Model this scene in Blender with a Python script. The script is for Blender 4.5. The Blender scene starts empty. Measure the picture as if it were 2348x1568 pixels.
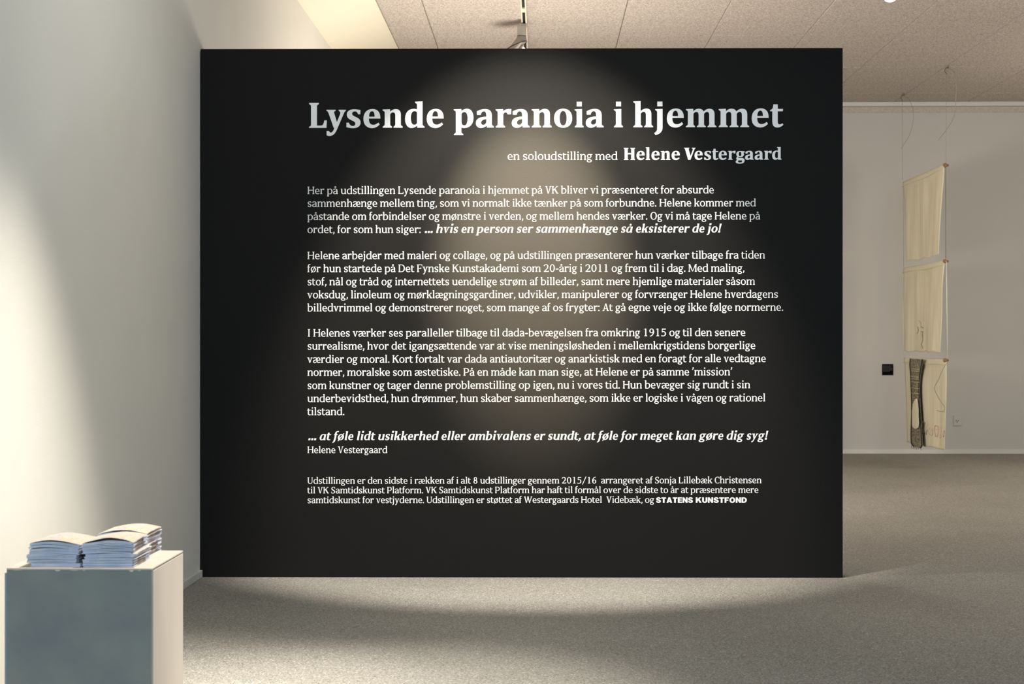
import bpy, bmesh, math, random
from mathutils import Vector, Matrix
from mathutils.geometry import tessellate_polygon

random.seed(7)
SC = bpy.context.scene
COL = SC.collection

# ------------------------------------------------------------------ camera
F = 3696.0            # focal length in pixels of the 2348 px wide frame
EYE = 0.88            # camera height
YAW = math.atan(63.0 / F)
cam = bpy.data.cameras.new('camera')
cam.sensor_width = 36.0
cam.lens = F / 2348.0 * 36.0
cam.shift_y = (795 - 784) / 2348.0
cam.clip_end = 60
cam.dof.use_dof = True
cam.dof.focus_distance = 6.15
cam.dof.aperture_fstop = 9.0
camo = bpy.data.objects.new('camera', cam)
camo.location = (0, 0, EYE)
camo.rotation_euler = (math.pi / 2, 0, YAW)
COL.objects.link(camo)
SC.camera = camo

# ------------------------------------------------------------------ colour management, world
SC.view_settings.view_transform = 'Standard'
SC.view_settings.look = 'None'
SC.view_settings.exposure = 0.0
SC.view_settings.gamma = 1.0
SC.view_settings.use_curve_mapping = False
SC.cycles.sample_clamp_direct = 2.0
w = bpy.data.worlds.new('world')
SC.world = w
w.use_nodes = True
w.node_tree.nodes['Background'].inputs[0].default_value = (0.55, 0.7, 1.0, 1)
w.node_tree.nodes['Background'].inputs[1].default_value = 0.05

# ------------------------------------------------------------------ lights
def light(name, kind, loc, target, power, color, **kw):
    l = bpy.data.lights.new(name, kind)
    l.energy = power
    l.color = color
    for k, v in kw.items():
        setattr(l, k, v)
    o = bpy.data.objects.new(name, l)
    o.location = loc
    d = Vector(target) - Vector(loc)
    o.rotation_euler = d.to_track_quat('-Z', 'Y').to_euler()
    COL.objects.link(o)
    return o

WARM = (1.0, 0.83, 0.60)
HALO = (1.0, 0.935, 0.83)
DAY = (0.60, 0.80, 1.0)
# daylight through the glazed entrance front behind the camera
light('daylight', 'AREA', (1.6, -2.6, 1.5), (0.6, 6.0, 1.1), 235, DAY, shape='RECTANGLE', size=4.0, size_y=2.2)
# spotlight on the black text wall: reflector lamp with a hot core and a wide spill
light('text_wall_spill', 'SPOT', (-0.08, 4.92, 2.82), (-0.02, 6.15, 0.86), 680, HALO,
      spot_size=math.radians(52), spot_blend=0.55, shadow_soft_size=0.03)
light('text_wall_core', 'SPOT', (-0.06, 4.92, 2.82), (-0.03, 6.15, 1.24), 4200, (1.0, 0.87, 0.64),
      spot_size=math.radians(25.5), spot_blend=1.0, shadow_soft_size=0.03)
# spotlight near the left wall: rakes past the black wall's right edge
light('left_spot', 'SPOT', (-0.95, 5.60, 2.80), (2.5, 5.45, 0.0), 95, HALO,
      spot_size=math.radians(50), spot_blend=0.8, shadow_soft_size=0.02)
# spotlight washing the white left wall
light('left_wall_spot', 'SPOT', (-0.05, 3.6, 2.80), (-1.12, 3.95, 0.0), 600, HALO,
      spot_size=math.radians(41), spot_blend=1.0, shadow_soft_size=0.05)
# spotlight on the floor in front
light('floor_spot', 'SPOT', (-0.4, 3.6, 2.80), (-0.42, 3.95, 0.0), 640, (1.0, 0.93, 0.84),
      spot_size=math.radians(37), spot_blend=1.0, shadow_soft_size=0.05)
light('entrance_fill', 'AREA', (-0.2, 4.5, 2.86), (-0.2, 4.5, 0), 20, (1.0, 0.98, 0.92), shape='DISK', size=0.8)  # unseen soft fill, added to lift the floor and left wall in front
# room behind the black wall: two added fill lights, then a ceiling downlight
light('gallery_fill', 'POINT', (-0.08, 9.1, 1.15), (0, 9, 0), 180, (1.0, 0.91, 0.80), shadow_soft_size=0.42)  # point fill without a fixture, added out of sight behind the black wall
light('gallery_side_fill', 'POINT', (4.4, 10.8, 1.4), (4, 9, 0), 50, (1.0, 0.90, 0.76), shadow_soft_size=0.40)  # unseen fill added to brighten the right of the ceiling and far wall
light('gallery_downlight', 'AREA', (3.0, 8.8, 2.82), (3.2, 10.0, 0), 40, (1.0, 0.90, 0.78), shape='DISK', size=0.9)

# ------------------------------------------------------------------ projection helpers (pixel of the photo -> point on a real plane)
CT, ST = math.cos(YAW), math.sin(YAW)
def ray(px, py):
    a, c = (px - 1174.0) / F, (795.0 - py) / F
    return Vector((a * CT - ST, a * ST + CT, c))
def on_depth(px, py, y):
    r = ray(px, py); t = y / r.y
    return Vector((r.x * t, y, r.z * t + EYE))
def on_height(px, py, z):
    r = ray(px, py); t = (z - EYE) / r.z
    return Vector((r.x * t, r.y * t, z))
def on_side(px, py, x):
    r = ray(px, py); t = x / r.x
    return Vector((x, r.y * t, r.z * t + EYE))

# ------------------------------------------------------------------ materials
def mat(name, color, rough=0.7, spec=0.4, noise=None, bump=None, emit=None, trans=0.0):
    m = bpy.data.materials.new(name)
    m.use_nodes = True
    nt = m.node_tree
    b = nt.nodes['Principled BSDF']
    b.inputs['Base Color'].default_value = (*color, 1)
    b.inputs['Roughness'].default_value = rough
    b.inputs['Specular IOR Level'].default_value = spec
    tc = nt.nodes.new('ShaderNodeTexCoord')
    if noise:                       # (scale, other colour, detail, low, high, stretch)
        sc, c2, det, lo, hi, st = noise
        mp = nt.nodes.new('ShaderNodeMapping'); mp.inputs['Scale'].default_value = st
        nt.links.new(tc.outputs['Object'], mp.inputs[0])
        n = nt.nodes.new('ShaderNodeTexNoise'); n.inputs['Scale'].default_value = sc; n.inputs['Detail'].default_value = det
        nt.links.new(mp.outputs[0], n.inputs['Vector'])
        r = nt.nodes.new('ShaderNodeMapRange'); r.inputs[1].default_value = lo; r.inputs[2].default_value = hi
        nt.links.new(n.outputs['Fac'], r.inputs[0])
        mx = nt.nodes.new('ShaderNodeMix'); mx.data_type = 'RGBA'
        mx.inputs[6].default_value = (*color, 1); mx.inputs[7].default_value = (*c2, 1)
        nt.links.new(r.outputs[0], mx.inputs[0]); nt.links.new(mx.outputs[2], b.inputs['Base Color'])
    if bump:                        # (scale, strength, distance, detail)
        n = nt.nodes.new('ShaderNodeTexNoise'); n.inputs['Scale'].default_value = bump[0]; n.inputs['Detail'].default_value = bump[3]
        nt.links.new(tc.outputs['Object'], n.inputs['Vector'])
        bp = nt.nodes.new('ShaderNodeBump'); bp.inputs['Strength'].default_value = bump[1]; bp.inputs['Distance'].default_value = bump[2]
        nt.links.new(n.outputs['Fac'], bp.inputs['Height']); nt.links.new(bp.outputs[0], b.inputs['Normal'])
    if emit:
        b.inputs['Emission Color'].default_value = (*emit[0], 1); b.inputs['Emission Strength'].default_value = emit[1]
    if trans:
        b.inputs['Subsurface Weight'].default_value = trans
        b.inputs['Subsurface Radius'].default_value = (0.01, 0.01, 0.01)
    return m

M = {}
M['white_wall'] = mat('white_wall_paint', (0.70, 0.68, 0.62), 0.8, 0.2, (1.1, (0.66, 0.64, 0.58), 3, .4, .7, (1, 1, 1)), (260, .12, .002, 2))
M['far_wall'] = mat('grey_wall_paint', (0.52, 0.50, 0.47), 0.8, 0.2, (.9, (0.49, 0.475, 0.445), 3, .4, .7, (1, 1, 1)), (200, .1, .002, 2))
M['soffit'] = mat('soffit_plaster', (0.70, 0.65, 0.53), 0.8, 0.2)
M['trim'] = mat('white_trim_paint', (0.62, 0.61, 0.57), 0.5, 0.4)
M['black'] = mat('black_wall_paint', (0.0105, 0.0098, 0.0090), 0.55, 0.05, None, (420, .35, .0016, 3))
M['vinyl'] = mat('white_vinyl', (0.80, 0.80, 0.79), 0.5, 0.3)
M['plinth_grey'] = mat('plinth_grey_paint', (0.25, 0.255, 0.215), 0.75, 0.2, (7, (0.19, 0.195, 0.19), 4, .3, .7, (1, 1, 1)), (90, .12, .002, 3))
M['plinth_cream'] = mat('plinth_cream_paint', (0.53, 0.475, 0.405), 0.7, 0.25, (6, (0.48, 0.42, 0.36), 3, .35, .7, (3, 3, .4)))
M['side_daylit'] = mat('daylight_tinted_board', (0.34, 0.42, 0.50), 0.7, 0.2)  # blue daylight tint put into the board's base colour
M['paper'] = mat('booklet_paper', (0.64, 0.66, 0.72), 0.7, 0.2, (60, (0.44, 0.48, 0.62), 2, .4, .6, (.3, .3, 14)))
M['cream_cloth'] = mat('cream_cloth', (0.84, 0.78, 0.60), 0.9, 0.1, (14, (0.72, 0.665, 0.50), 4, .40, .75, (1, 2.6, .2)), (900, .25, .001, 2))
M['knit'] = mat('dark_knitted_wool', (0.12, 0.10, 0.072), 0.95, 0.1, (150, (0.50, 0.45, 0.34), 3, .44, .60, (1, .6, 1.1)), (300, .8, .004, 2))
M['knit_dark'] = mat('black_knit_edge', (0.03, 0.028, 0.03), 0.95, 0.1)
M['wood'] = mat('brown_dowel_wood', (0.30, 0.17, 0.08), 0.6, 0.3, (40, (0.22, 0.12, 0.06), 2, .4, .6, (1, 1, 6)))
M['thread'] = mat('grey_thread', (0.16, 0.13, 0.10), 0.8, 0.1)
M['line_thread'] = mat('nylon_line', (0.34, 0.31, 0.26), 0.5, 0.3)
M['pink'] = mat('pink_embroidery', (0.58, 0.30, 0.24), 0.9, 0.1)
M['white_thread'] = mat('white_string', (0.75, 0.73, 0.66), 0.8, 0.1)
M['sign'] = mat('black_sign', (0.004, 0.004, 0.0045), 0.9, 0.04)
M['sign_text'] = mat('grey_sign_print', (0.075, 0.075, 0.07), 0.8, 0.1)
M['socket'] = mat('socket_plastic', (0.50, 0.50, 0.46), 0.35, 0.4)
M['dark'] = mat('dark_void', (0.02, 0.017, 0.015), 0.6, 0.3)
M['rail'] = mat('white_rail_enamel', (0.72, 0.66, 0.55), 0.4, 0.4)
M['lamp_body'] = mat('grey_lamp_enamel', (0.30, 0.28, 0.23), 0.45, 0.4)
M['glow'] = mat('lit_lamp', (1, 1, 1), 0.5, 0.2, emit=((1.0, 0.93, 0.85), 14))
M['chip'] = mat('chipped_cream', (0.62, 0.56, 0.44), 0.8, 0.2)

def floor_material():
    m = bpy.data.materials.new('speckled_grey_floor'); m.use_nodes = True
    nt = m.node_tree; b = nt.nodes['Principled BSDF']
    b.inputs['Roughness'].default_value = 0.62; b.inputs['Specular IOR Level'].default_value = 0.35
    tc = nt.nodes.new('ShaderNodeTexCoord')
    v = nt.nodes.new('ShaderNodeTexVoronoi'); v.inputs['Scale'].default_value = 330
    nt.links.new(tc.outputs['Object'], v.inputs['Vector'])
    sep = nt.nodes.new('ShaderNodeSeparateColor'); nt.links.new(v.outputs['Color'], sep.inputs[0])
    cr = nt.nodes.new('ShaderNodeValToRGB')
    e = cr.color_ramp.elements
    e[0].position = 0; e[0].color = (0.115, 0.108, 0.090, 1)
    e[1].position = 1; e[1].color = (0.60, 0.57, 0.52, 1)
    for p, c in ((0.25, (0.19, 0.18, 0.155)), (0.6, (0.27, 0.255, 0.225)), (0.93, (0.36, 0.345, 0.31)), (0.975, (0.46, 0.44, 0.40))):
        x = e.new(p); x.color = (*c, 1)
    nt.links.new(sep.outputs[0], cr.inputs[0])
    n = nt.nodes.new('ShaderNodeTexNoise'); n.inputs['Scale'].default_value = 1.3; n.inputs['Detail'].default_value = 4
    nt.links.new(tc.outputs['Object'], n.inputs['Vector'])
    r = nt.nodes.new('ShaderNodeMapRange'); r.inputs[1].default_value = .35; r.inputs[2].default_value = .65
    r.inputs[3].default_value = .93; r.inputs[4].default_value = 1.05
    nt.links.new(n.outputs['Fac'], r.inputs[0])
    mx = nt.nodes.new('ShaderNodeMix'); mx.data_type = 'RGBA'; mx.blend_type = 'MULTIPLY'; mx.inputs[0].default_value = 1
    nt.links.new(cr.outputs[0], mx.inputs[6]); nt.links.new(r.outputs[0], mx.inputs[7])
    nt.links.new(mx.outputs[2], b.inputs['Base Color'])
    bp = nt.nodes.new('ShaderNodeBump'); bp.inputs['Strength'].default_value = .25; bp.inputs['Distance'].default_value = .001
    nt.links.new(sep.outputs[1], bp.inputs['Height']); nt.links.new(bp.outputs[0], b.inputs['Normal'])
    return m
M['floor'] = floor_material()

def wood_wool():
    m = bpy.data.materials.new('wood_wool_board'); m.use_nodes = True
    nt = m.node_tree; b = nt.nodes['Principled BSDF']
    b.inputs['Roughness'].default_value = 0.95; b.inputs['Specular IOR Level'].default_value = 0.1
    tc = nt.nodes.new('ShaderNodeTexCoord')
    n = nt.nodes.new('ShaderNodeTexNoise'); n.inputs['Scale'].default_value = 95; n.inputs['Detail'].default_value = 4
    n.inputs['Distortion'].default_value = 1.6
    nt.links.new(tc.outputs['Object'], n.inputs['Vector'])
    cr = nt.nodes.new('ShaderNodeValToRGB'); e = cr.color_ramp.elements
    e[0].position = .38; e[0].color = (0.28, 0.24, 0.215, 1)
    e[1].position = .64; e[1].color = (0.62, 0.555, 0.51, 1)
    x = e.new(.5); x.color = (0.47, 0.417, 0.378, 1)
    nt.links.new(n.outputs['Fac'], cr.inputs[0]); nt.links.new(cr.outputs[0], b.inputs['Base Color'])
    bp = nt.nodes.new('ShaderNodeBump'); bp.inputs['Strength'].default_value = .6; bp.inputs['Distance'].default_value = .004
    nt.links.new(n.outputs['Fac'], bp.inputs['Height']); nt.links.new(bp.outputs[0], b.inputs['Normal'])
    return m
M['board'] = wood_wool()
M['edge_board'] = mat('edge_board', (0.52, 0.465, 0.41), 0.95, 0.1, (60, (0.44, 0.39, 0.34), 3, .4, .6, (1, 1, 1)))

def cover_material(name, a, bcol, c, d):
    m = bpy.data.materials.new(name); m.use_nodes = True
    nt = m.node_tree; b = nt.nodes['Principled BSDF']; b.inputs['Roughness'].default_value = 0.35
    tc = nt.nodes.new('ShaderNodeTexCoord')
    n = nt.nodes.new('ShaderNodeTexNoise'); n.inputs['Scale'].default_value = 55; n.inputs['Detail'].default_value = 5
    n.inputs['Distortion'].default_value = 1.2
    nt.links.new(tc.outputs['Object'], n.inputs['Vector'])
    cr = nt.nodes.new('ShaderNodeValToRGB'); e = cr.color_ramp.elements
    e[0].position = .36; e[0].color = (*a, 1); e[1].position = .66; e[1].color = (*d, 1)
    for p, q in ((.42, bcol), (.52, bcol), (.56, c), (.60, bcol)):
        x = e.new(p); x.color = (*q, 1)
    nt.links.new(n.outputs['Fac'], cr.inputs[0]); nt.links.new(cr.outputs[0], b.inputs['Base Color'])
    return m
M['cover'] = cover_material('printed_cover', (0.30, 0.12, 0.16), (0.50, 0.47, 0.45), (0.54, 0.46, 0.12), (0.48, 0.30, 0.33))
M['spine'] = cover_material('printed_spine', (0.01, 0.005, 0.015), (0.05, 0.03, 0.05), (0.35, 0.28, 0.16), (0.04, 0.02, 0.07))

# ------------------------------------------------------------------ mesh helpers
def link_mesh(name, verts, faces, m, parent=None, smooth=False):
    me = bpy.data.meshes.new(name)
    me.from_pydata([tuple(v) for v in verts], [], faces)
    me.update()
    if smooth:
        for p in me.polygons: p.use_smooth = True
    for x in (m if isinstance(m, (list, tuple)) else [m]): me.materials.append(x)
    o = bpy.data.objects.new(name, me)
    if parent: o.parent = parent
    COL.objects.link(o)
    return o

def bm_box(bm, lo, hi, bevel=0.0):
    vs = [bm.verts.new((x, y, z)) for x in (lo[0], hi[0]) for y in (lo[1], hi[1]) for z in (lo[2], hi[2])]
    idx = [(0, 1, 3, 2), (4, 6, 7, 5), (0, 4, 5, 1), (2, 3, 7, 6), (0, 2, 6, 4), (1, 5, 7, 3)]
    fs = [bm.faces.new([vs[i] for i in f]) for f in idx]
    bmesh.ops.recalc_face_normals(bm, faces=fs)
    if bevel:
        es = {e for f in fs for e in f.edges}
        bmesh.ops.bevel(bm, geom=list(es), offset=bevel, segments=2, profile=.5, affect='EDGES')

def bm_obj(name, bm, m, parent=None, smooth=False):
    me = bpy.data.meshes.new(name)
    bmesh.ops.recalc_face_normals(bm, faces=bm.faces)
    bm.to_mesh(me); bm.free()
    if smooth:
        for p in me.polygons: p.use_smooth = True
    for x in (m if isinstance(m, (list, tuple)) else [m]): me.materials.append(x)
    o = bpy.data.objects.new(name, me)
    if parent: o.parent = parent
    COL.objects.link(o)
    return o

def box(name, lo, hi, m, parent=None, bevel=0.0):
    bm = bmesh.new(); bm_box(bm, lo, hi, bevel)
    return bm_obj(name, bm, m, parent)

def tube_geo(pts, r, n=6):
    """swept tube through pts; r number or list"""
    pts = [Vector(p) for p in pts]
    if not isinstance(r, (list, tuple)): r = [r] * len(pts)
    V, Fc = [], []
    up = Vector((0.123, 0.77, 0.2)).normalized()
    for i, p in enumerate(pts):
        t = (pts[min(i + 1, len(pts) - 1)] - pts[max(i - 1, 0)]).normalized()
        a = t.cross(up)
        if a.length < 1e-3: a = t.cross(Vector((1, 0, 0)))
        a.normalize(); b = t.cross(a)
        for k in range(n):
            th = 2 * math.pi * k / n
            V.append(p + (a * math.cos(th) + b * math.sin(th)) * r[i])
    for i in range(len(pts) - 1):
        for k in range(n):
            k2 = (k + 1) % n
            Fc.append((i * n + k, i * n + k2, (i + 1) * n + k2, (i + 1) * n + k))
    Fc.append(tuple(reversed(range(n)))); Fc.append(tuple(range((len(pts) - 1) * n, len(pts) * n)))
    return V, Fc
def tube(name, pts, r, m, parent=None, n=6):
    V, Fc = tube_geo(pts, r, n)
    return link_mesh(name, V, Fc, m, parent, True)

def smooth_pts(ctrl, n=8):
    c = [Vector(p) for p in ctrl]; out = []
    for i in range(len(c) - 1):
        p0, p1, p2, p3 = c[max(i - 1, 0)], c[i], c[i + 1], c[min(i + 2, len(c) - 1)]
        for k in range(n):
            t = k / n
            out.append(0.5 * ((2 * p1) + (p2 - p0) * t + (2 * p0 - 5 * p1 + 4 * p2 - p3) * t * t + (3 * p1 - p0 - 3 * p2 + p3) * t ** 3))
    out.append(c[-1])
    return out

def tag(o, label, cat, group=None):
    o['label'] = label; o['category'] = cat
    if group: o['group'] = group
    return o
def struct(o):
    o['kind'] = 'structure'; return o
def empty(name, loc):
    o = bpy.data.objects.new(name, None); o.location = loc; o.empty_display_size = .05
    COL.objects.link(o); return o

# ------------------------------------------------------------------ room shell
CEIL = EYE + 2.01
PL = 6.15                                # depth of the black wall at x = 0
SLOPE = 0.0084
def on_black(px, py):
    r = ray(px, py); t = PL / (r.y - SLOPE * r.x)
    return Vector((r.x * t, r.y * t, r.z * t + EYE))
BL, BR = on_black(460, 1324), on_black(1932.5, 1324)
BTOP = on_black(1200, 111).z
XL = BL.x - 0.004                        # left wall plane
XS = on_height(860, 0, CEIL).x           # ceiling / soffit edge
FAR = 13.33
XR, BACK = 5.4, -3.2

struct(box('floor', (XL - .3, BACK - .2, -.12), (XR + .2, FAR + .2, 0), M['floor']))
struct(box('wall_left', (XL - .2, BACK, 0), (XL, FAR, EYE + 1.86), M['white_wall']))
# sloping plaster soffit between the left wall and the ceiling
so = link_mesh('trim_1', [(XL - .2, BACK, EYE + 1.86), (XL, BACK, EYE + 1.86), (XS, BACK, CEIL), (XS, BACK, CEIL + .1), (XL - .2, BACK, CEIL + .1),
                          (XL - .2, FAR, EYE + 1.86), (XL, FAR, EYE + 1.86), (XS, FAR, CEIL), (XS, FAR, CEIL + .1), (XL - .2, FAR, CEIL + .1)],
               [(0, 1, 2, 3, 4), (9, 8, 7, 6, 5), (0, 5, 6, 1), (1, 6, 7, 2), (2, 7, 8, 3), (3, 8, 9, 4), (4, 9, 5, 0)], M['soffit'])
struct(so)
struct(box('wall_far', (XL - .2, FAR, 0), (XR + .2, FAR + .2, CEIL + .1), M['far_wall']))
struct(box('wall_right', (XR, BACK, 0), (XR + .2, FAR, CEIL + .1), M['far_wall']))
# rear wall with the broad glazed opening the daylight comes through
bm = bmesh.new()
bm_box(bm, (XL - .2, BACK - .2, 0), (-.6, BACK, CEIL + .1)); bm_box(bm, (3.8, BACK - .2, 0), (XR + .2, BACK, CEIL + .1))
bm_box(bm, (-.6, BACK - .2, 0), (3.8, BACK, .35)); bm_box(bm, (-.6, BACK - .2, 2.65), (3.8, BACK, CEIL + .1))
struct(bm_obj('wall_back', bm, M['white_wall']))
# baseboards
bm = bmesh.new(); bm_box(bm, (XL, BACK, 0), (XL + .012, BL.y - .002, .028), .002); bm_box(bm, (XL, BL.y + .14, 0), (XL + .012, FAR, .028), .002)
struct(bm_obj('baseboard_left', bm, M['trim']))
struct(box('baseboard_far', (XL + .012, FAR - .014, 0), (XR, FAR, .036), M['trim'], None, .002))
# white metal edge strip under the ceiling and the strip of board below it
struct(box('trim_2', (XL, FAR - .06, CEIL - .034), (XR, FAR, CEIL), M['trim'], None, .002))
struct(box('trim_3', (XL, FAR - .012, CEIL - .082), (XR, FAR, CEIL - .036), M['edge_board']))

# ceiling: backing slab with single wood wool boards
ceiling = struct(box('ceiling', (XS, BACK, CEIL + .012), (XR + .2, FAR, CEIL + .12), M['dark']))
gx0 = on_height(1440.8, 0, CEIL).x       # a long joint
gy0 = on_height(2100, 80, CEIL).y        # a cross joint
def board_mesh(wx, wy):
    bm = bmesh.new(); g, gy = .0030, .0030
    bm_box(bm, (-wx / 2 + g / 2, -wy / 2 + gy / 2, 0), (wx / 2 - g / 2, wy / 2 - gy / 2, .02))
    es = [e for e in bm.edges if all(abs(v.co.z) < 1e-6 for v in e.verts)]
    bmesh.ops.bevel(bm, geom=es, offset=.004, segments=1, affect='EDGES')
    bmesh.ops.recalc_face_normals(bm, faces=bm.faces)
    me = bpy.data.meshes.new('ceiling_board'); bm.to_mesh(me); bm.free(); me.materials.append(M['board']); return me
cache = {}
ix = math.floor((XS - gx0) / .6)
while gx0 + ix * .6 < XR:
    a, b = max(gx0 + ix * .6, XS + .002), min(gx0 + (ix + 1) * .6, XR)
    iy = math.floor((BACK - gy0) / 1.2)
    while gy0 + iy * 1.2 < FAR - .07:
        c, d = max(gy0 + iy * 1.2, BACK), min(gy0 + (iy + 1) * 1.2, FAR - .062)
        key = (round(b - a, 3), round(d - c, 3))
        if key not in cache: cache[key] = board_mesh(*key)
        o = bpy.data.objects.new('ceiling_board', cache[key]); o.parent = ceiling
        o.location = ((a + b) / 2, (c + d) / 2, CEIL + random.uniform(-.0008, .0008)); COL.objects.link(o)
        iy += 1
    ix += 1

# ------------------------------------------------------------------ black text wall
ANG = math.atan(SLOPE)
WLEN = (BR.xy - BL.xy).length
wall = box('partition_wall', (0, 0, 0), (WLEN, .12, BTOP), M['black'], None, .002)
wall.location = (BL.x, BL.y, 0.0)
wall.rotation_euler = (0, 0, ANG)
wall['kind'] = 'thing'
tag(wall, 'freestanding black partition wall covered in white Danish exhibition text', 'partition wall')
def wl(px, py):
    p = on_black(px, py)
    return ((p.x - BL.x) * math.cos(ANG) + (p.y - BL.y) * math.sin(ANG), p.z)

# ------------------------------------------------------------------ lettering: outlines drawn for this wall
import re as _re
def path(s):
    """SVG-like M/L/C/Z path -> list of closed contours"""
    tok = _re.findall(r'[MLCZ]|-?[\d.]+', s); i = 0; out = []; cur = None; cmd = None
    while i < len(tok):
        if tok[i] in 'MLCZ':
            cmd = tok[i]; i += 1
            if cmd == 'Z':
                if cur: out.append(cur)
                cur = None
            continue
        if cmd == 'M': cur = [(float(tok[i]), float(tok[i + 1]))]; i += 2; cmd = 'L'
        elif cmd == 'L': cur.append((float(tok[i]), float(tok[i + 1]))); i += 2
        elif cmd == 'C':
            p0 = cur[-1]; p = [float(t) for t in tok[i:i + 6]]; i += 6
            for k in range(1, 7):
                t = k / 6; a = (1 - t) ** 3; b = 3 * t * (1 - t) ** 2; c = 3 * t * t * (1 - t); d = t ** 3
                cur.append((a * p0[0] + b * p[0] + c * p[2] + d * p[4], a * p0[1] + b * p[1] + c * p[3] + d * p[5]))
    if cur: out.append(cur)
    return out

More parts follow.
